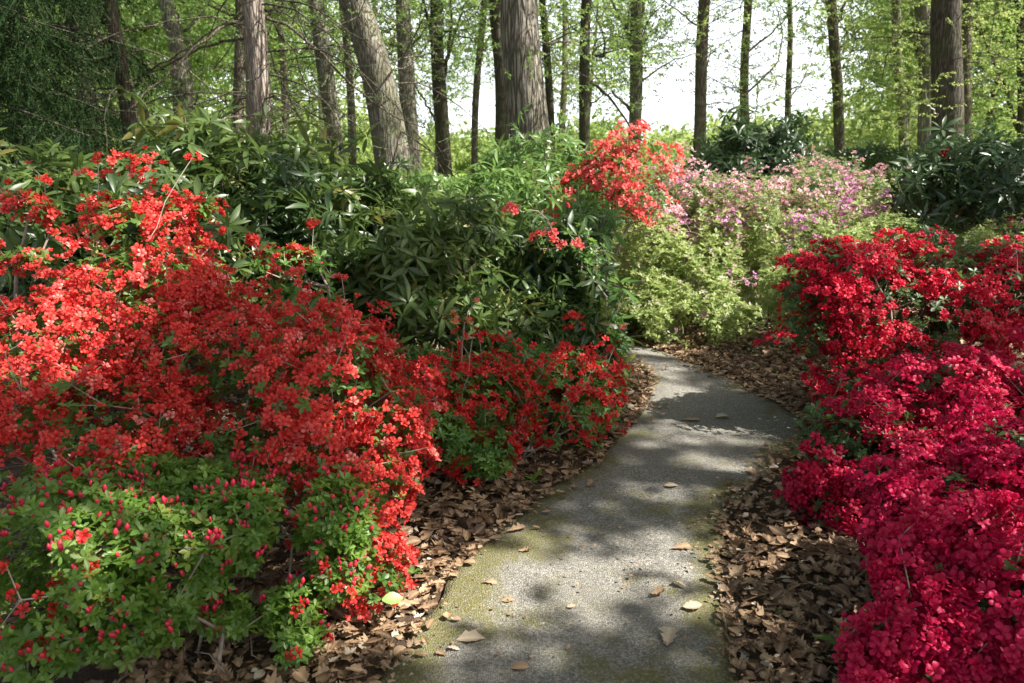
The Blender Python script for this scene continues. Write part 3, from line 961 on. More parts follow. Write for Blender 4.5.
tree('thin straight trunk against the bright sky left of the great trunk', 17.0, [(484, -5), (478, 80), (474, 165)], (6.5, 7), B_BROWN, [([(480, 50), (490, 36), (496, 28)], 2.5)], low=(3.6, 7, 1.5, 40), leaf=M_TREE_Y)
tree('dark trunk touching the left side of the great furrowed trunk', 13.0, [(497, -5), (501, 80), (503, 190)], (14, 15), B_DARK, low=(3.5, 6, 1.4, 20))
tree('great straight trunk with deep furrowed bark, thickest of all', 9.6, [(521, -5), (527, 80), (533, 205)], (37, 43), B_OAK, [([(535, 40), (560, 45), (580, 40), (600, 22), (612, -5)], 3, .5, B_BROWN), ([(538, 50), (565, 62), (590, 78)], 2, -.4, B_GREY)],
     name='oak_tree', group=None, ztop=15, crown=(7, 14, 4.2, 170), low=(3.3, 5.2, 3.2, 70), K=36)
tree('thin dark trunk close behind the right edge of the great trunk', 16.0, [(540, -5), (546, 60), (553, 165)], (7, 8), B_DARK, low=(3, 6.2, 1.6, 40))
tree('dark narrow trunk standing straight behind the coral azalea', 14.0, [(585, -5), (586, 80), (585, 165)], (10, 11), B_DARK,
     [([(586, 80), (610, 96), (634, 132), (645, 145)], 5, .4), ([(586, 60), (600, 45), (630, 30)], 3, .3), ([(586, 110), (600, 97), (615, 92)], 3, .1)], low=(2.6, 5.2, 1.9, 60), leaf=M_TREE)
tree('pale forked trunk with two upright arms behind the coral azalea', 16.0, [(634, 44), (636, 90), (636, 170)], (13, 13), B_GREY,
     [([(634, 55), (624, 22), (608, -5)], 7, 0), ([(635, 50), (641, 20), (645, -5)], 8, .1), ([(637, 42), (648, 20), (660, 5)], 3, .3), ([(631, 50), (627, 30), (632, -5)], 5, -.2), ([(633, 112), (615, 95), (592, 72)], 5, -.2), ([(640, 82), (668, 62), (700, 52)], 3, -.2)],
     ztop=8, low=(2.6, 5.5, 2.0, 46), leaf=M_TREE_Y)
tree('straight grey-brown trunk at the left side of the open sky', 15.0, [(707, -5), (703, 60), (696, 180)], (11, 13), B_BROWN, [([(700, 30), (680, 12), (658, -3)], 3, .2), ([(702, 105), (725, 102), (742, 108)], 2, .4)], low=(2.6, 5.6, 1.8, 34), leaf=M_TREE_Y)
tree('slender trunk with upswept right limbs above the dark round shrub', 17.0, [(747, -5), (746, 70), (743, 195)], (8, 9.5), B_BROWN,
     [([(748, 52), (775, 30), (800, 2)], 3.5, .2), ([(748, 92), (768, 74), (781, 58), (784, 30), (774, 2)], 3, -.3), ([(757, 80), (758, 100), (752, 135)], 2.5, -.2), ([(748, 3), (760, -5)], 4, 0)], low=(2.4, 6, 1.8, 44), leaf=M_TREE)
tree('very thin crooked trunk with one bare right branch, amid open sky', 19.0, [(788, -5), (790, 50), (788, 165)], (5, 6.5), B_BROWN, [([(789, 98), (803, 84), (816, 30)], 2, .2), ([(789, 90), (800, 86), (812, 84)], 2, .1), ([(787, 135), (783, 124)], 4, 0), ([(790, 20), (778, 0)], 2.5, .2)], low=(3, 7, 1.6, 30), leaf=M_TREE)
tree('single trunk that forks in a V at the top of the view', 16.0, [(834, 24), (838, 80), (837, 175)], (9.5, 10.5), B_BROWN, [([(835, 30), (829, 10), (823, -8)], 6, 0), ([(836, 28), (843, 8), (850, -8)], 6, .2), ([(846, 33), (870, 15), (890, 10)], 2, .3)], ztop=9, low=(3.5, 7, 1.6, 26), leaf=M_TREE)
tree('pale mossy trunk half veiled by leaves at the edge of the sky', 16.5, [(895, -5), (901, 70), (902, 165)], (8.5, 9.5), B_GREY, [([(901, 108), (880, 110), (855, 113)], 3, .2)], low=(1.6, 6.5, 2.0, 130), leaf=M_TREE_Y)
tree('grey trunk immediately left of the dark thick trunk', 14.0, [(920, -5), (925, 80), (928, 180)], (14, 16), B_GREY, [([(922, 75), (914, 40), (910, -5)], 5, .1)], low=(2.4, 5.4, 1.8, 60), leaf=M_TREE_Y)
tree('thick dark trunk with a bare white twig, on the right', 11.5, [(949, -5), (947, 80), (943, 185)], (26, 30), B_DARK, [([(944, 118), (933, 112), (928, 106), (926, 94)], 2.2, -.6, plain('bare_twig', (.5, .48, .45), (.62, .6, .56)))], ztop=14, crown=(5.5, 13, 3.8, 150), low=(2.6, 4., 1.2, 8), leaf=M_TREE_Y, K=28)
tree('brown trunk touching the right side of the dark thick trunk', 14.0, [(969, -5), (966, 80), (961, 175)], (11, 12.5), B_BROWN, [([(967, 90), (985, 96), (1005, 104)], 3, .1), ([(968, 62), (985, 60), (1000, 50)], 2.5, .2)], low=(2.4, 5.4, 1.9, 70), leaf=M_TREE)
tree('dark bent trunk with arching limbs at the right edge', 14.5, [(1026, -5), (1022, 60), (1020, 165)], (10, 12), B_DARK, [([(1018, 130), (1004, 85), (990, 48), (976, 26)], 6, .1), ([(1022, 30), (1008, 10), (1000, -8)], 4, .1)], low=(1.8, 5.4, 2.0, 140), leaf=M_TREE_Y)

# drooping dark conifer at the left edge
def conifer(label, base, zt, rad, n, zlo, mat, tps, per, side=None):
    base = np.array(base)
    root = thing('conifer_tree', label, 'tree', base, 'dark drooping conifers at the left')
    mb = MB(); zz = np.linspace(-.05, zt, 20)
    mb.tube(np.stack([np.full(20, base[0]), np.full(20, base[1]), zz], 1) + rng.normal(size=(20, 3)) * [.02, .02, 0], np.linspace(.17, .03, 20), 14, .05)
    put('trunk', mb.mesh('trunk', B_DARK, base), root)
    mb, ml = MB(), MB()
    for k in range(n):
        z = zlo + (zt - zlo) * (k / n) ** 1.1
        a = rng.uniform(0, 6.283)
        L = rad * (1 - (z - zlo) / (zt - zlo + .5)) * rng.uniform(.6, 1.1)
        t = np.linspace(0, 1, 9)
        c = base + np.stack([np.cos(a) * L * t, np.sin(a) * L * t, z + L * (.12 * t - .42 * t ** 2 + .12 * t ** 4)], 1)
        mb.tube(c, np.linspace(.02, .005, 9), 5)
        m = int(per * L / rad) + 4
        u = rng.uniform(.12, 1, m)
        p = np.stack([np.interp(u, t, c[:, j]) for j in range(3)], 1)
        side_ = np.array([-math.sin(a), math.cos(a), 0])
        p = p + side_ * (rng.normal(size=m) * .12 * L * (1.1 - u))[:, None]
        d = unit(np.array([math.cos(a) * .25, math.sin(a) * .25, -1.]) + rng.normal(size=(m, 3)) * .45)
        ml.scatter_any(tps, p, frames_dir(d, unit(rng.normal(size=(m, 3)))), rng.uniform(.6, 1.3, m))
    put('branchwork', mb.mesh('branchwork', B_DARK, base), root)
    put('crown', ml.mesh('crown', mat, base), root)
b = W(20, 100, 9.5); conifer('dark conifer with curtains of hanging needles at the left edge', (b[0], b[1], 0), 10, 1.9, 90, 1.4, M_CON, NEED, 130)
b = W(-45, 100, 7.8); conifer('nearer dark conifer mostly cut off by the left edge', (b[0], b[1], 0), 9, 1.6, 80, 1.5, M_CON, NEED, 110)
b = W(86, 100, 13.); conifer('dark conifer farther back, between the left edge and the leaning brown trunk', (b[0], b[1], 0), 11, 2.0, 80, 1.2, M_CON_L, NEED, 80)

# background trees: one of each kind, then copies
def far_tree(kind, seed_leaf, h, rad, n, z0, trunk_r, bark, per=6, sig=.5, lsc=1.6, tps=SPRAY):
    root = thing('woodland_tree', '', 'tree', (0, 0, 0), 'trees farther off behind the garden')
    z = np.linspace(-.1, h * .95, 18)
    mb = MB()
    Q = np.stack([.15 * np.sin(z * .5 + kind), .15 * np.cos(z * .4 + kind * 2), z], 1)
    mb.tube(Q, np.linspace(trunk_r, .02, 18), 10, .06)
    put('trunk', mb.mesh('trunk', bark), root)
    d = unit(rng.normal(size=(n * 2, 3))); f = rng.uniform(.15, 1, n * 2) ** .45
    p = d * f[:, None] * np.array([rad, rad, (h - z0) / 2]) + [0, 0, (h + z0) / 2]
    p = p[n3(p, .35, kind) > -.5][:n]
    Pn, par = grow(Q[Q[:, 2] > z0 * .7], p, .8, .07, zpen=.25, dpen=.15, sag=.05, chain=True)
    mb = MB(); branch_mesh(mb, Pn, par, .008, .5, trunk_r * .35, hide=(int((Q[:, 2] > z0 * .7).sum()), Q, np.linspace(trunk_r, .02, 18)))
    put('branchwork', mb.mesh('branchwork', bark), root)
    mb = MB(); sprays(mb, p, per, sig, tps, lsc)
    put('crown', mb.mesh('crown', seed_leaf), root)
    return root
def copy_thing(root, loc, rz_, sc, label):
    c = root.copy(); COL.objects.link(c); c.location = loc; c.rotation_euler = (0, 0, rz_); c.scale = (sc,) * 3; c['label'] = label
    for ch in root.children:
        d = ch.copy(); COL.objects.link(d); d.parent = c
    return c
KINDS = [far_tree(0, M_TREE, 11, 3.0, 260, 2.2, .16, B_BROWN), far_tree(1, M_TREE_Y, 9, 2.8, 260, 1.0, .13, B_GREY), far_tree(2, M_TREE, 7, 2.6, 300, .3, .10, B_DARK, 8), far_tree(3, M_TREE_Y, 12, 2.6, 120, 2.5, .13, B_BROWN, 4)]
far = [  # kind, px, Y, scale, label
    (0, 60, 24, 1.0, 'leafy green tree behind the dark conifers at the far left'), (2, 150, 19, .9, 'low bushy green tree seen left of the pale pine trunk'), (1, 200, 27, 1.1, 'yellow-green tree glowing behind the branches left of the pine'),
    (2, 110, 30, 1.2, 'broad green tree filling the gap behind the leaning brown trunk'), (0, 285, 26, 1.0, 'leafy tree filling the gap right of the pale pine trunk'), (2, 235, 36, 1.3, 'distant green tree behind the thin brown trunk beside the pine'),
    (3, 380, 30, 1.0, 'thin airy tree between the two grey trunks'), (1, 320, 40, 1.1, 'distant yellow-green tree behind the twiggy grey trunk'), (0, 440, 38, 1.0, 'distant tree behind the dark many-stemmed trunk'),
    (3, 560, 26, 1.0, 'airy yellow-green tree just right of the great trunk'), (0, 590, 36, .9, 'distant leafy tree behind the narrow dark trunk'),
    (1, 905, 23, .95, 'yellow-green tree with branches reaching left over the meadow'), (2, 985, 19, 1.0, 'bright bushy tree right of the dark thick trunk'), (1, 1040, 21, 1.1, 'bright yellow-green tree cut by the right edge'),
    (2, 940, 30, 1.2, 'broad green tree seen behind the dark thick trunk'), (1, 1000, 32, 1.3, 'tall yellow-green tree far behind the bent dark trunk'), (0, 1075, 26, 1.1, 'leafy tree just outside the right edge with boughs reaching in')]
first = set()
for k, px, Y, sc, lab in far:
    g = W(px, 150, Y); loc = (g[0], g[1], 0)
    if k not in first:
        first.add(k); r = KINDS[k]; r.location = loc; r.scale = (sc,) * 3; r['label'] = lab
    else:
        copy_thing(KINDS[k], loc, rng.uniform(0, 6.28), sc, lab)

# distant shrubs and the far wood
def far_shrub(label, px, Y, rx_, h, mat, n=420, tps=SPRAY, sc=1.0):
    g = W(px, 150, Y); base = np.array([g[0], g[1], 0])
    root = thing('distant_shrub', label, 'shrub', base, 'shrubs across the meadow')
    d = unit(rng.normal(size=(n, 3))); d[:, 2] = np.abs(d[:, 2]); f = rng.uniform(.4, 1, n) ** .5 * (1 + .2 * n3(d, .8, px))
    p = base + d * f[:, None] * [rx_, rx_ * .7, h]
    mb = MB(); sprays(mb, p, 5, .22, tps, sc)
    put('foliage', mb.mesh('foliage', mat, base), root)
    mb = MB(); P, par = grow(np.array([base]), p[::8], .4, .06); branch_mesh(mb, P, par, .006, .45)
    put('stem', mb.mesh('stem', M_TWIG_D, base), root)
for a in [('low yellow-green shrub beyond the pale trunk row, left of the sky gap', 655, 26, 1.8, 1.5, M_TREE_Y), ('rounded bright shrub across the meadow behind the crooked trunk', 780, 30, 2.4, 2.2, M_TREE_Y), ('bluish-green rounded shrub across the meadow', 800, 24, 1.0, 1.1, M_TREE),
          ('broad pale shrub at the foot of the open sky', 855, 34, 2.8, 2.3, M_TREE_Y), ('green shrub beside the V-forked trunk', 870, 22, 1.2, 1.6, M_TREE), ('low bright shrub left of the great trunk', 430, 24, 2.4, .9, M_TREE_Y), ('low bright shrub right of the slim grey trunk', 370, 22, 1.8, 1.1, M_TREE_Y),
          ('green shrub behind the coral azalea', 600, 21, 1.3, 1.2, M_TREE_Y), ('shrub of fresh green behind the straight grey-brown trunk', 715, 22, 1.5, 1.4, M_TREE)]:
    far_shrub(*a)
def woods():
    mb = MB()
    for mat_, n, d0, d1, sc in (('far', 330, 55, 90, 3.4),):
        a = rng.uniform(R_(-44), R_(44), n); d = rng.uniform(d0, d1, n)
        px = 512 + FPX * np.tan(a)
        hmax = np.interp(px, [-200, 0, 150, 330, 420, 480, 600, 680, 760, 830, 880, 930, 1024, 1300], [11, 10, 8, 6, 3.0, 2.4, 3.2, 3.2, 3.8, 4.6, 6.5, 9.5, 11, 12])
        h = hmax * rng.uniform(.25, 1.35, n) * (.7 + .3 * d / d1)
        for i in range(n):
            c = np.array([math.sin(a[i]) * d[i], math.cos(a[i]) * d[i], .4])
            r = rng.uniform(1.3, 2.8)
            m = 26
            dd = unit(rng.normal(size=(m, 3))); dd[:, 2] = np.abs(dd[:, 2]) * 1.0
            p = c + dd * np.array([r, r, max(.6, h[i])]) * rng.uniform(.5, 1, (m, 1)) ** .5
            p[:, 2] = np.maximum(p[:, 2], .3)
            sprays(mb, p, 2, .5, SPRAY_B, sc, None, 0., np.tile([[rng.uniform(0, 1), .3]], (m * 2, 1)))
    o = put('distant_woods', mb.mesh('distant_woods', M_TREE_Y)); o['kind'] = 'stuff'
woods()

# ------------------------------------------------------------------ shade trees to the right (outside the frame): their crowns cast the dapples
SPOTS = [  # px, py, Y (0: ground), radius m
    (120, 215, 3.6, .34), (190, 215, 3.7, .22), (60, 310, 3.2, .30), (15, 345, 3.0, .26), (150, 285, 3.4, .18), (25, 205, 3.7, .2), (290, 262, 3.9, .24), (300, 300, 4.0, .24), (335, 340, 3.3, .12),
    (385, 560, 2.6, .21), (395, 505, 2.75, .15), (355, 600, 2.5, .15), (300, 455, 2.9, .13), (60, 540, 2.1, .17), (150, 560, 2.15, .11), (20, 580, 2.0, .12), (300, 625, 2.2, .14), (110, 600, 2.05, .09), (250, 500, 2.4, .08), (480, 400, 3.9, .13), (540, 400, 4.1, .1), (575, 380, 4.2, .13), (430, 440, 3.5, .12), (100, 380, 3.0, .13), (230, 430, 2.9, .1), (170, 470, 2.5, .08),
    (540, 565, 0, .17), (470, 590, 0, .15), (600, 540, 0, .1), (690, 404, 0, .24), (735, 405, 0, .16), (660, 384, 0, .2), (655, 368, 0, .2), (690, 490, 0, .17), (770, 478, 0, .14), (620, 505, 0, .1), (640, 440, 0, .16), (720, 440, 0, .14), (560, 620, 0, .12), (470, 640, 0, .12), (680, 600, 0, .09), (590, 470, 0, .1), (420, 570, 0, .14), (420, 640, 0, .14), (450, 670, 0, .12), (640, 570, 0, .12),
    (770, 555, 0, .13), (715, 560, 0, .1), (830, 580, 0, .1), (860, 560, 0, .07), (440, 545, 0, .1), (500, 500, 0, .1),
    (965, 285, 4.3, .22), (1000, 300, 4.2, .16), (925, 235, 4.7, .16), (840, 262, 4.4, .11), (905, 300, 4.3, .08), (790, 330, 4.4, .11), (880, 345, 4.1, .09), (945, 595, 1.95, .09), (1000, 480, 2.35, .14), (975, 400, 3.3, .14), (880, 385, 3.4, .1), (905, 440, 3.1, .1), (920, 600, 2.0, .07), (1012, 545, 2.3, .1), (985, 640, 1.95, .08), (885, 655, 2.0, .05), (950, 470, 2.7, .09), (900, 560, 2.3, .07), (960, 560, 2.2, .08), (1015, 580, 2.1, .08), (940, 650, 1.95, .06), (860, 450, 3.15, .09), (930, 430, 3.3, .09), (1000, 420, 3.3, .1), (830, 470, 3.1, .08), (860, 520, 3.0, .07), (950, 505, 2.4, .08), (1010, 620, 2.0, .07), (1000, 360, 3.6, .12),
    (500, 230, 5.2, .25), (420, 240, 5.2, .2), (600, 340, 5.0, .2), (560, 300, 5.0, .15), (620, 380, 5.0, .15), (200, 190, 5., .3), (60, 190, 4.7, .2), (330, 220, 5., .25), (280, 170, 5.2, .2)]
SP = np.array([G(x, y) if Y == 0 else W(x, y, Y) for x, y, Y, _ in SPOTS]); SR = np.array([s[3] for s in SPOTS])
_sx = unit(np.cross([0, 0, 1.], S)); _sy = np.cross(S, _sx)
SPu = np.stack([SP @ _sx, SP @ _sy], 1)
def shade_keep(q):  # shapes the unseen crowns: leaves dropped where sun spots should fall
    u = np.stack([q @ _sx, q @ _sy], 1)
    lit = np.zeros(len(q), bool)
    for c, r in zip(SPu, SR):
        e = (u - c) + .03 * np.stack([np.sin(u[:, 1] * 23 + c[0] * 9), np.cos(u[:, 0] * 19 + c[1] * 7)], 1)
        lit |= np.hypot(e[:, 0], e[:, 1]) < r * 1.0 + .08
    g = q - S[None] * ((q[:, 2] - .6) / S[2])[:, None]                # where its shadow falls
    thin_ = (g[:, 1] > 6.2 + .5 * np.sin(g[:, 0] * 2.1)) & ((n3(q, .9) > -.55) | ((g[:, 0] > .3) & (g[:, 0] < 4.2) & (n3(q, .9) > -.95)))
    thin_ |= (g[:, 1] > 4.3) & (g[:, 0] < 1.0) & (n3(g, 1.3, 2.) > -.5)
    h = n3(np.stack([u[:, 0], u[:, 1], u[:, 0] * 0], 1), 2.6, 1.7)
    return ~lit & ~thin_ & (h < .98)
def shade_tree(label, x, y, h, r, crown, n, per):
    """crown: centre of the ground it shades (x, y), half sizes, height"""
    base = np.array([x, y, 0.])
    root = thing('broadleaf_tree', label, 'tree', base, 'trees that shade the path from the right')
    (cx, cy), (hx, hy), z0, z1 = crown
    z = rng.uniform(z0, z1, n)
    gx = cx + rng.uniform(-hx, hx, n); gy = cy + rng.uniform(-hy, hy, n)
    p = np.stack([gx, gy, np.zeros(n)], 1) + S[None] * ((z - .6) / S[2])[:, None]
    p[:, 2] = z
    Q = np.array([base + [0, 0, -.05], base + [.05, .03, 1.5], base + [.0, .1, 4], base + [-.2, .05, 7], base + [-.3, .1, h]])
    t = np.linspace(0, 1, 5); uu = np.linspace(0, 1, 30)
    Q = np.stack([np.interp(uu, t, Q[:, k]) for k in range(3)], 1)
    mb = MB(); mb.tube(Q, np.linspace(r, .04, 30), 16, .06)
    put('trunk', mb.mesh('trunk', B_BROWN, base), root)
    k = shade_keep(p); tip = p[k][::6]
    Pn, par = grow(Q[Q[:, 2] > 3.], tip, .8, .06, zpen=.2, dpen=.15, chain=True)
    mb = MB(); branch_mesh(mb, Pn, par, .006, .42, r * .4, hide=(int((Q[:, 2] > 3.).sum()), Q, np.linspace(r, .04, 30)))
    put('branchwork', mb.mesh('branchwork', B_BROWN, base), root)
    mb = MB(); sprays(mb, p, per, .2, SPRAY_B, .72, shade_keep)
    put('crown', mb.mesh('crown', M_TREE_D, base), root)
shade_tree('broad tree just outside the right of the view, shading the near path', 6.6, .2, 11, .2, ((.6, 2.2), (3.6, 2.0), 7.5, 9.2), 2600, 4)
shade_tree('second broad tree outside the right of the view, shading the bend', 7.8, 4.4, 12, .22, ((.2, 4.6), (4.0, 1.3), 8.0, 9.7), 2000, 4)
shade_tree('third broad tree outside the right of the view, thin crowned', 9.6, 8.2, 12, .2, ((-1.2, 7.4), (4.6, 1.6), 8.5, 10.), 300, 3)

def over_tree(label, x, y, h, r, rad, z0, z1, n, per, group):  # unseen tree added to block sky light and darken the shade below
    base = np.array([x, y, 0.])
    root = thing('broadleaf_tree', label, 'tree', base, group)
    uu = np.linspace(-.05, h, 30)
    Q = np.stack([x + .1 * np.sin(uu * .6 + x), y + .1 * np.cos(uu * .5 + x), uu], 1)
    mb = MB(); mb.tube(Q, np.linspace(r, .04, 30), 16, .06)
    put('trunk', mb.mesh('trunk', B_BROWN, base), root)
    d = unit(rng.normal(size=(n, 3))); f = rng.uniform(.1, 1, n) ** .4
    p = base + d * f[:, None] * [rad, rad, (z1 - z0) / 2] + [0, 0, (z0 + z1) / 2]
    tip = p[shade_keep(p)][::4]
    Pn, par = grow(Q[Q[:, 2] > 3.], tip, .8, .06, zpen=.2, dpen=.15, chain=True)
    mb = MB(); branch_mesh(mb, Pn, par, .006, .42, r * .4, hide=(int((Q[:, 2] > 3.).sum()), Q, np.linspace(r, .04, 30)))
    put('branchwork', mb.mesh('branchwork', B_BROWN, base), root)
    mb = MB(); sprays(mb, p, per, .3, SPRAY_B, 1.0, shade_keep)
    put('crown', mb.mesh('crown', M_TREE_D, base), root)
OG = 'unseen trees added to block sky light over the garden'
over_tree('added unseen tree left of the view, blocking sky above the big red azalea', -5.2, 3.2, 11, .2, 4.6, 5.5, 9.5, 420, 5, OG)
over_tree('added unseen tree behind the viewpoint on the left, blocking sky above the path', -2.2, -2.6, 12, .2, 4.4, 5.5, 9.5, 420, 5, OG)
over_tree('added unseen tree behind the viewpoint on the right, blocking sky above the path', 3.6, -3.2, 12, .2, 4.6, 5.5, 10, 460, 5, OG)
over_tree('added unseen tree right of the view, blocking sky above the crimson azaleas', 5.6, 2.6, 12, .2, 4.6, 6.0, 10, 420, 5, OG)

# ------------------------------------------------------------------ rhododendrons
RG = 'rhododendrons behind the red azaleas'
rhodo('rhododendron_shrub', 'large dark rhododendron behind the red azalea at the left edge', 'shrub', [(40, 235, 110, 75, 4.9, .7), (150, 215, 110, 65, 5.2, .7), (80, 300, 110, 70, 4.6, .5), (20, 205, 60, 30, 5.4, .4)], M_RH, 900, .135, group=RG)
rhodo('rhododendron_shrub', 'rhododendron with long leaves in front of the pale pine trunk', 'shrub', [(255, 205, 90, 65, 5.6, .7), (310, 245, 75, 70, 5.0, .6), (230, 270, 90, 60, 4.9, .5), (200, 160, 70, 28, 6.2, .5)], M_RH, 900, .13, group=RG)
rhodo('rhododendron_shrub', 'wide dark rhododendron at the centre, between the red azaleas and the bend', 'shrub', [(460, 290, 100, 80, 5.1, .6), (395, 270, 75, 72, 5.2, .55), (535, 275, 52, 55, 5.3, .5), (530, 335, 66, 52, 4.95, .4), (575, 330, 30, 50, 5.1, .3)], M_RH, 1250, .12, group=RG)
rhodo('rhododendron_shrub', 'lighter rhododendron leaning over the left edge of the path bend', 'shrub', [(590, 350, 28, 46, 5.1, .3), (572, 280, 30, 36, 5.4, .3), (606, 372, 18, 24, 5.0, .2), (590, 235, 20, 24, 5.7, .2)], M_RH_L, 300, .12, group=RG)
rhodo('rhododendron_shrub', 'sunlit yellow-green rhododendron below the leaning grey trunk', 'shrub', [(390, 205, 80, 32, 7.2, .8), (460, 205, 80, 34, 7.0, .8), (340, 215, 40, 30, 7., .6)], M_RH_L, 640, .11, group=RG)
rhodo('rhododendron_shrub', 'sunlit leafy shrub of pale shoots around the foot of the great trunk', 'shrub', [(545, 205, 60, 38, 7.8, .7), (500, 215, 40, 25, 7.2, .5), (560, 160, 35, 26, 8.2, .4), (500, 165, 25, 20, 8.4, .4)], M_RH_L, 420, .11, group=RG, gap=-.2)
rhodo('rhododendron_shrub', 'small light-leaved rhododendron poking through the red azalea', 'shrub', [(300, 310, 36, 26, 3.9, .25), (325, 355, 28, 22, 3.6, .2)], M_RH_L, 60, .12, group=RG, tips=40)
rhodo('rhododendron_shrub', 'dark round rhododendron under the slender trunk beyond the pink azaleas', 'shrub', [(728, 172, 34, 28, 11, .5), (772, 165, 42, 36, 11.5, .6), (790, 190, 30, 22, 11, .5), (740, 140, 22, 16, 11, .3)], M_RH_D, 620, .15, group='rhododendrons in the background')
rhodo('rhododendron_shrub', 'dark rhododendron with a few red flower heads at the right edge', 'shrub', [(955, 195, 60, 42, 7.2, .7), (1020, 195, 60, 46, 7.0, .7), (985, 180, 50, 30, 7.3, .5)], M_RH_D, 620, .13, group='rhododendrons in the background', buds=(M_CRIM, 7))
rhodo('rhododendron_shrub', 'low dark rhododendron at the foot of the V-forked trunk', 'shrub', [(865, 158, 40, 14, 15, .6), (905, 165, 30, 14, 14, .6)], M_RH_D, 160, .15, group='rhododendrons in the background', tips=40)

# ------------------------------------------------------------------ background azaleas
BG = 'pink and pale azaleas beyond the bend'
azalea('azalea_shrub', 'pale green azalea with scant blossom beside the bend of the path', 'shrub', [(690, 312, 75, 42, 6.9, .6), (740, 278, 75, 42, 7.3, .6), (640, 285, 42, 55, 7.2, .5), (645, 330, 38, 25, 6.8, .3)], M_LILAC, M_AZ_P, 70, 3, .022, .07, leaves=4200, leaf_L=.04, inner=2000, tps=FL_C, group=BG, lump=.36, lo=.7, lgap=-.5)
azalea('azalea_shrub', 'pink-flowered azalea left of the dark round rhododendron', 'shrub', [(690, 205, 60, 42, 8.6, .8), (655, 235, 34, 44, 7.9, .5), (740, 215, 60, 36, 8.4, .7)], M_PINK, M_AZ_M, 560, 7, .024, .10, leaves=1900, leaf_L=.042, inner=1000, tps=FL_C, group=BG, lump=.45, gap=-.3, gapf=2.5, lo=.65, lgap=-.4, shoots=.25)
azalea('azalea_shrub', 'dusty pink azalea in front of the V-forked trunk', 'shrub', [(835, 188, 60, 30, 9.6, .9), (880, 205, 50, 32, 9.2, .8), (790, 205, 50, 34, 9.0, .7)], M_PINK, M_AZ_M, 520, 6, .024, .10, leaves=1800, leaf_L=.042, inner=1000, tps=FL_C, group=BG, lump=.45, gap=-.3, gapf=2.5, lo=.65, lgap=-.4, shoots=.25)
azalea('azalea_shrub', 'half-faded lilac-pink azalea above the pale green one', 'shrub', [(775, 240, 65, 36, 7.8, .7), (705, 245, 55, 34, 7.7, .6), (835, 245, 50, 34, 7.8, .6), (885, 228, 45, 30, 8., .5)], M_LILAC, M_AZ_P, 330, 6, .024, .09, leaves=1900, leaf_L=.042, inner=1000, tps=FL_C, group=BG, lump=.42, gap=-.2, gapf=2.5, lo=.68, lgap=-.4, shoots=.25)
azalea('azalea_shrub', 'olive-green azalea past flowering behind the scarlet azalea', 'shrub', [(900, 250, 70, 30, 6.4, .5), (980, 255, 60, 28, 6.2, .5), (850, 275, 50, 40, 6.2, .5), (800, 300, 40, 45, 6.2, .4)], M_PINK, M_AZ_P, 60, 3, .02, .06, leaves=3400, leaf_L=.036, inner=1500, tps=FL_C, group=BG, lump=.4, lo=.7, lgap=-.4)
azalea('azalea_shrub', 'bright coral azalea in bloom above the dark rhododendron', 'shrub', [(604, 185, 40, 36, 7.2, .3), (584, 206, 28, 20, 7.1, .25), (624, 205, 20, 22, 7.0, .22), (622, 158, 14, 12, 7.2, .12)], M_CORAL, M_AZ, 330, 7, .026, .08, leaves=300, leaf_L=.04, inner=200, tps=FL_C, gap=-.55, gapf=3., lump=.4, lo=.66, shoots=.25)
azalea('azalea_shrub', 'loose orange-red azalea sprays threaded through the rhododendron leaves', 'shrub', [(515, 208, 12, 8, 4.7, .08), (592, 262, 14, 20, 4.95, .1), (560, 240, 36, 20, 5.0, .15), (612, 330, 10, 22, 4.85, .08)], M_CORAL, M_AZ, 40, 4, .022, .04, leaves=50, leaf_L=.035, inner=30, tps=FL_F, gap=-.2, base=(.45, 5.0))
azalea('azalea_shrub', 'sparse flame-orange azalea shoots above the middle red azalea', 'shrub', [(432, 305, 5, 4, 3.9, .03), (452, 318, 8, 5, 3.85, .03), (468, 320, 5, 4, 3.85, .03)], M_FLAME, M_AZ, 6, 4, .019, .02, leaves=14, leaf_L=.03, inner=6, gap=-9, base=(-.25, 3.95))

# ------------------------------------------------------------------ near azaleas
azalea('azalea_shrub', 'big orange-red azalea in full bloom filling the left of the view', 'shrub',
       [(65, 335, 80, 62, 3.3, .45), (150, 300, 85, 55, 3.5, .4), (135, 228, 52, 26, 3.65, .2), (182, 212, 30, 12, 3.7, .12), (112, 205, 22, 10, 3.7, .1), (235, 360, 90, 58, 3.3, .42), (200, 290, 45, 26, 3.5, .25), (290, 360, 60, 40, 3.2, .35), (92, 203, 12, 10, 3.7, .06), (165, 215, 16, 14, 3.68, .1), (205, 208, 16, 7, 3.7, .08), (335, 385, 75, 52, 3.1, .38), (405, 420, 40, 48, 3.05, .3), (375, 480, 52, 55, 2.85, .28), (374, 578, 40, 54, 2.55, .2), (110, 430, 120, 58, 2.9, .35), (270, 450, 90, 45, 2.85, .3), (20, 400, 60, 50, 2.9, .3)],
       M_RED, M_AZ, 1900, 5.4, .0205, .055, flat=.5, upw=.35, leaves=700, leaf_L=.03, inner=1900, top=100, gap=-.75, gapf=4.0, lump=.26, tilt=.5, zmin=.08)
azalea('azalea_shrub', 'thin red azalea sprays standing above the big azalea at the left edge', 'shrub', [(22, 203, 26, 14, 3.75, .1), (45, 212, 12, 10, 3.7, .08), (28, 258, 26, 12, 3.6, .1), (8, 262, 16, 10, 3.6, .1), (55, 225, 8, 6, 3.7, .05)], M_RED, M_AZ, 62, 5, .021, .04, leaves=50, leaf_L=.035, inner=20, top=40, gap=-.9, base=(-2.2, 3.8))
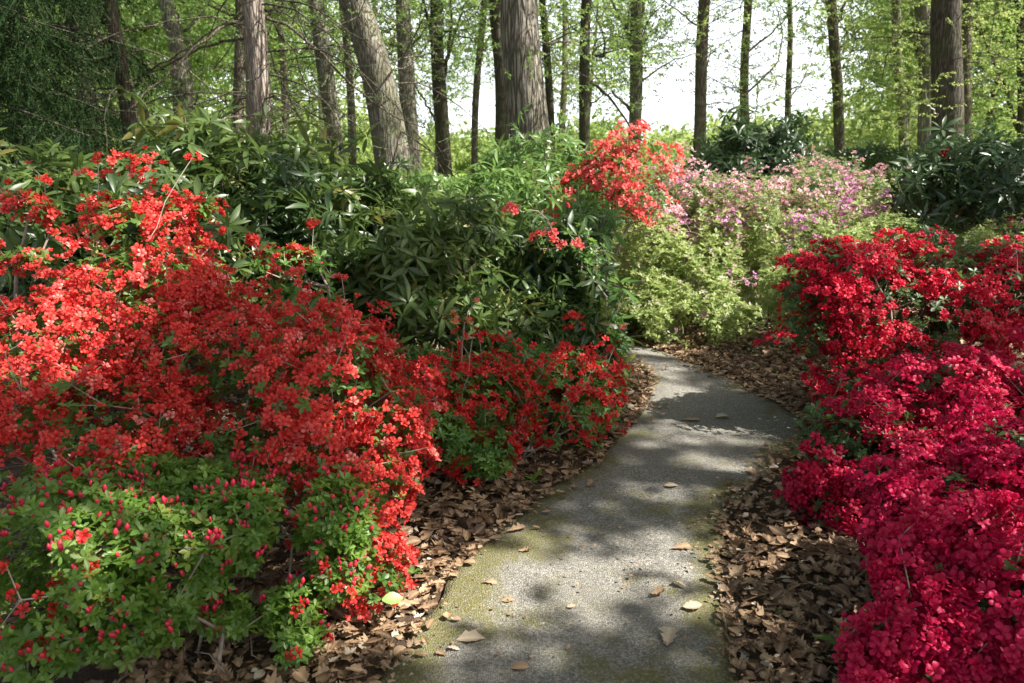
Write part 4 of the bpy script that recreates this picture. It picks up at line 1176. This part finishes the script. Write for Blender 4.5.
azalea('azalea_shrub', 'red azalea spray with pale leaves under it, between big azalea and rhododendron', 'shrub', [(290, 262, 40, 20, 3.95, .14), (318, 275, 16, 18, 3.9, .1), (262, 265, 14, 8, 3.9, .08)], M_RED, M_AZ, 80, 6, .021, .045, leaves=60, leaf_L=.035, inner=20, top=60, gap=-.7, base=(-1.0, 3.9))
azalea('azalea_shrub', 'deep red azalea with green leaves showing, beside the path below the rhododendron', 'shrub',
       [(462, 400, 62, 50, 3.95, .35), (548, 398, 58, 42, 4.25, .32), (590, 395, 30, 34, 4.45, .25), (425, 372, 40, 34, 3.9, .25), (478, 458, 40, 34, 3.6, .2), (440, 435, 40, 40, 3.5, .22), (520, 360, 30, 18, 4.2, .2)],
       M_RED2, M_AZ, 1150, 3.6, .0195, .045, flat=.5, upw=.4, leaves=1100, leaf_L=.032, inner=1000, top=100, gap=-.5, gapf=3.6, lump=.3, zmin=.06)
azalea('azalea_shrub', 'leafy azalea with red buds just opening at the lower left', 'shrub',
       [(95, 535, 115, 52, 2.25, .3), (225, 525, 85, 45, 2.4, .28), (40, 585, 55, 45, 2.05, .2), (290, 610, 42, 38, 2.3, .16), (170, 488, 120, 30, 2.55, .25), (330, 525, 45, 45, 2.5, .2), (120, 590, 55, 22, 2.1, .15), (45, 650, 34, 24, 1.95, .1), (200, 565, 80, 34, 2.3, .2), (140, 615, 80, 28, 2.1, .18), (300, 640, 36, 30, 2.2, .14), (235, 615, 45, 20, 2.25, .12), (335, 575, 40, 38, 2.42, .16)],
       M_RED2, M_AZ_Y, 70, 2.2, .019, .035, flat=.6, upw=.4, leaves=3600, leaf_L=.029, inner=1500, top=30, gap=.0, lump=.3, buds=400, tip_r=.0018, zmin=.08, under=.5, lo=.7, lgap=-.75, jit=.15)
azalea('azalea_shrub', 'scarlet azalea with tiered branches, farthest of the three on the right', 'shrub',
       [(905, 320, 105, 66, 4.6, .5), (965, 285, 80, 46, 4.7, .4), (860, 282, 60, 42, 4.6, .35), (922, 240, 34, 20, 4.8, .2), (1035, 305, 80, 56, 4.6, .45), (806, 328, 46, 34, 4.5, .25), (885, 390, 85, 50, 4.3, .35), (830, 258, 30, 16, 4.6, .15), (795, 295, 26, 20, 4.6, .15)],
       M_SCAR, M_AZ_D, 430, 27, .022, .125, flat=.14, upw=.82, leaves=500, leaf_L=.035, inner=1500, tps=FL_W, top=100, gap=-.6, gapf=3., lump=.34, zmin=.2, under=.5, lo=.72)
azalea('azalea_shrub', 'crimson azalea, middle one of the three on the right', 'shrub',
       [(880, 470, 84, 64, 3.3, .35), (838, 448, 40, 36, 3.35, .22), (970, 415, 85, 52, 3.5, .4), (1035, 420, 60, 60, 3.4, .35), (850, 510, 42, 32, 3.15, .2), (930, 395, 50, 35, 3.6, .3)],
       M_CRIM, M_AZ_D, 450, 23, .024, .10, flat=.18, upw=.68, gapf=3., leaves=350, leaf_L=.035, inner=1100, tps=FL_W, top=100, gap=-.8, lump=.28, zmin=.08, under=.6, lo=.75)
azalea('azalea_shrub', 'nearest rose-crimson azalea at the lower right corner', 'shrub',
       [(965, 530, 75, 55, 2.45, .28), (1045, 510, 70, 70, 2.5, .3), (965, 625, 75, 48, 2.05, .2), (890, 650, 34, 36, 2.05, .12), (1040, 610, 60, 60, 2.0, .22), (930, 700, 70, 40, 1.95, .2), (1010, 455, 50, 35, 2.6, .2)],
       M_MAG, M_AZ_D, 560, 18, .0245, .085, flat=.2, upw=.55, leaves=160, leaf_L=.033, inner=900, tps=FL_W, top=100, gap=-1.1, gapf=3., lump=.26, zmin=.06, under=.8, lo=.78)

# ------------------------------------------------------------------ leaf litter and single fallen leaves
OAK = [oak_leaf(1., s, .28) for s in range(8)] + [oak_leaf(1., s + 50, .22, False) for s in range(4)]
def litter():
    n = 300000
    x = rng.uniform(-4.5, 4.2, n); y = rng.uniform(.9, 8.6, n)
    d = path_dist(np.stack([x, y], 1))
    p3 = np.stack([x, y, x * 0], 1)
    inframe = np.abs(x) < .72 * y + .8
    dens = np.where(d > 0, 1., 0.) * np.clip(.55 + .45 * n3(p3, 1.3) + .25, .1, 1.)
    strip = (d > 0) & (d < .75)
    dens = dens * np.where(strip, 1., np.where((x < -.3) & (y < 3.4), .14, .45))
    fr = (d <= 0) & (d > -.22)
    dens = np.where((d <= 0) & (d > -.06), .75, dens)
    dens = np.where(fr & (d < -.06) & (n3(p3, 2.5, 1.) > -.2), .55 * np.clip(1 + d / .22, 0, 1) ** 1.5, dens)
    k = (rng.uniform(size=n) < dens * .5) & inframe
    x, y, d = x[k], y[k], d[k]
    z = np.where(d > .0, gh(x, y), .026) + np.where(d > .03, rng.uniform(0, .05, len(x)), rng.uniform(.0, .006, len(x)))
    tl = np.where(d > 0, .24, .1)
    nrm = unit(np.stack([rng.normal(size=len(x)) * tl, rng.normal(size=len(x)) * tl, np.ones(len(x))], 1))
    L = (.018 + .064 * rng.uniform(0, 1, len(x)) ** 1.9) * np.where(d > 0, 1, .75)
    loc = np.stack([x, y, z], 1); rot = frames(nrm)
    dist = np.hypot(np.hypot(x, y), 1.6)
    score = L / dist * ((d > .02) & (d < .8)) * (z - gh(x, y) > .02)
    v = loc - [0, 0, CAM_Z]
    zc = v[:, 1] * math.cos(PITCH) - v[:, 2] * math.sin(PITCH); yc = v[:, 1] * math.sin(PITCH) + v[:, 2] * math.cos(PITCH)
    X = 512 + FPX * v[:, 0] / zc; Yp = 341.5 - FPX * yc / zc
    score *= (X > 380) & (X < 880) & (Yp < 675) & (Yp > 380)
    pick = np.argsort(-score)[:160]; pick = pick[score[pick] > 0]
    ms = []
    for i in range(12):
        mb = MB(); mb.scatter(OAK[i], np.zeros((1, 3)), np.eye(3)[None], 1., rng.uniform(0, .9, (1, 2))); ms.append(mb.mesh('dry_leaf', M_DRY))
    for j, i in enumerate(pick):
        o = put('dry_leaf', ms[j % 12])
        M = Matrix.Identity(4)
        for a in range(3):
            for b in range(3): M[a][b] = rot[i][a][b] * L[i]
            M[a][3] = loc[i][a]
        o.matrix_basis = M
        tag(o, 'curled brown oak leaf lying in the drift of leaves along the path edge', 'leaf', 'brown leaves drifted along the path edges')
    rest = np.ones(len(x), bool); rest[pick] = False
    mb = MB(); mb.scatter_any(OAK, loc[rest], rot[rest], L[rest])
    o = put('leaf_litter', mb.mesh('leaf_litter', M_DRY)); o['kind'] = 'stuff'
    # dead twigs among the leaves
    k = rng.permutation(np.where(d > .05)[0])[:420]
    mb = MB()
    A = loc[k] + [0, 0, .012]; th = rng.uniform(0, 6.283, len(k)); Lk = rng.uniform(.04, .16, len(k))
    B = A + np.stack([np.cos(th) * Lk, np.sin(th) * Lk, rng.uniform(-.008, .02, len(k))], 1)
    C = B + np.stack([np.cos(th + .5) * Lk * .5, np.sin(th + .5) * Lk * .5, rng.uniform(-.01, .012, len(k))], 1)
    rk = rng.uniform(.0012, .003, len(k)); mb.edges(A, B, rk, rk * .8, 4); mb.edges(B, C, rk * .8, rk * .4, 4)
    o = put('twig_litter', mb.mesh('twig_litter', M_TWIG)); o['kind'] = 'stuff'
    # bits of leaf on the path
    n = 1500
    x = rng.uniform(-.8, 1.9, n); y = rng.uniform(1.8, 6.2, n)
    d = path_dist(np.stack([x, y], 1)); k = d < -.03
    x, y = x[k], y[k]
    mb = MB()
    nrm = unit(np.stack([rng.normal(size=len(x)) * .12, rng.normal(size=len(x)) * .12, np.ones(len(x))], 1))
    mb.scatter_any(OAK[8:], np.stack([x, y, np.full(len(x), .032)], 1), frames(nrm), rng.uniform(.005, .02, len(x)))
    o = put('leaf_crumbs', mb.mesh('leaf_crumbs', M_DRY)); o['kind'] = 'stuff'
litter()
for px, py, L, a, k, mat, lab in [
        (471, 645, .095, .1, 9, M_DRYL, 'pale cream leaf lying flat near the bottom of the path'), (668, 643, .11, 1.3, 2, M_DRYL, 'long tan leaf pointing down the path, beside the right litter'), (692, 612, .075, .2, 8, M_DRYL, 'pale tan leaf on the right half of the path'),
        (657, 600, .06, .4, 3, M_DRY, 'curled brown leaf on the path left of the pale tan one'), (680, 590, .06, 2.4, 5, M_DRYL, 'small pale leaf at the right edge of the path'), (489, 588, .06, .0, 4, M_DRY, 'small lobed brown leaf in the moss of the path'),
        (516, 534, .09, .5, 1, M_DRY, 'crumpled brown leaf at the left edge of the path'), (525, 556, .05, .1, 6, M_DRY, 'narrow brown leaf lying left of the path middle'), (571, 612, .035, .3, 8, M_DRYL, 'tiny pale leaf in the middle of the near path'),
        (508, 606, .05, .2, 10, M_DRY, 'thin brown leaf sliver below the mossy patch'), (520, 674, .06, .1, 11, M_DRY, 'brown leaf at the very bottom of the path'), (680, 552, .09, .3, 0, M_DRY, 'lobed rust-brown leaf touching the right litter'),
        (690, 423, .12, .0, 7, M_DRY, 'brown leaf lying across the far path near the bend'), (722, 420, .09, .2, 9, M_DRYL, 'pale leaf on the path just before the bend'), (671, 490, .07, .1, 10, M_DRYL, 'pale leaf on the path level with the crimson azalea'),
        (590, 490, .06, .9, 3, M_DRY, 'small brown leaf near the left edge halfway up the path'), (598, 462, .07, .2, 5, M_DRY, 'tan leaf at the left edge beside the deep red azalea')]:
    g = G(px, py)
    mb = MB(); mb.scatter(OAK[k], np.zeros((1, 3)), rz(a)[None], L, np.array([[.7, .2]]))
    o = put('fallen_leaf', mb.mesh('fallen_leaf', mat), None, (g[0], g[1], .022)); tag(o, lab, 'leaf', 'single leaves lying on the path')

# fresh leaf caught on the red azalea, seedlings in the litter
mb = MB(); mb.scatter(leaf_blade(1., .32, 5, .2, .15), np.zeros((1, 3)), (rz(.3) @ rx(.6))[None], .07, np.array([[.8, .1]]))
p = W(382, 600, 2.36)
tag(put('fresh_leaf', mb.mesh('fresh_leaf', M_GRN), None, p), 'bright green leaf caught on the red blossoms beside the path', 'leaf')
def seedling(label, px, py, L, n, mat, h=.05):
    g = G(px, py); g[2] = float(gh(np.array([g[0]]), np.array([g[1]]))[0])
    root = thing('seedling', label, 'plant', g, 'small plants in the leaf litter')
    mb = MB(); mb.tube([g, g + [0, 0, h * .6], g + [.005, 0, h]], [.003, .0025, .002], 6); put('stem', mb.mesh('stem', M_AZ, g), root)
    mb = MB(); mb.scatter(whorl(n, 1., .2, .45, .3, px, 4, .25, .3), np.array([g + [.005, 0, h]]), frames(np.array([[.1, -.1, 1.]])), L)
    if n > 5: mb.scatter(whorl(4, 1., .22, .8, .3, px + 1, 4, .25, .3), np.array([g + [.005, 0, h * 1.3]]), frames(np.array([[.1, -.1, 1.]])), L * .7)
    put('foliage', mb.mesh('foliage', mat, g), root)
for a in [('bright green seedling with long leaves at the foot of the nearest crimson azalea', 838, 668, .10, 6, M_SEED, .07), ('tiny green sprig in the middle of the right litter', 773, 622, .03, 4, M_SEED, .03), ('dark blue-green seedling under the nearest crimson azalea', 873, 585, .07, 7, M_AZ_D, .06),
          ('small dark seedling left of the dark blue-green one', 818, 594, .03, 4, M_AZ_D, .03), ('tiny green sprig at the left edge of the right litter', 748, 620, .02, 4, M_SEED, .02), ('green sprig in the litter under the deep red azalea', 533, 487, .06, 5, M_SEED, .04), ('green sprig beside the left path edge', 596, 452, .06, 5, M_AZ, .05)]:
    seedling(*a)
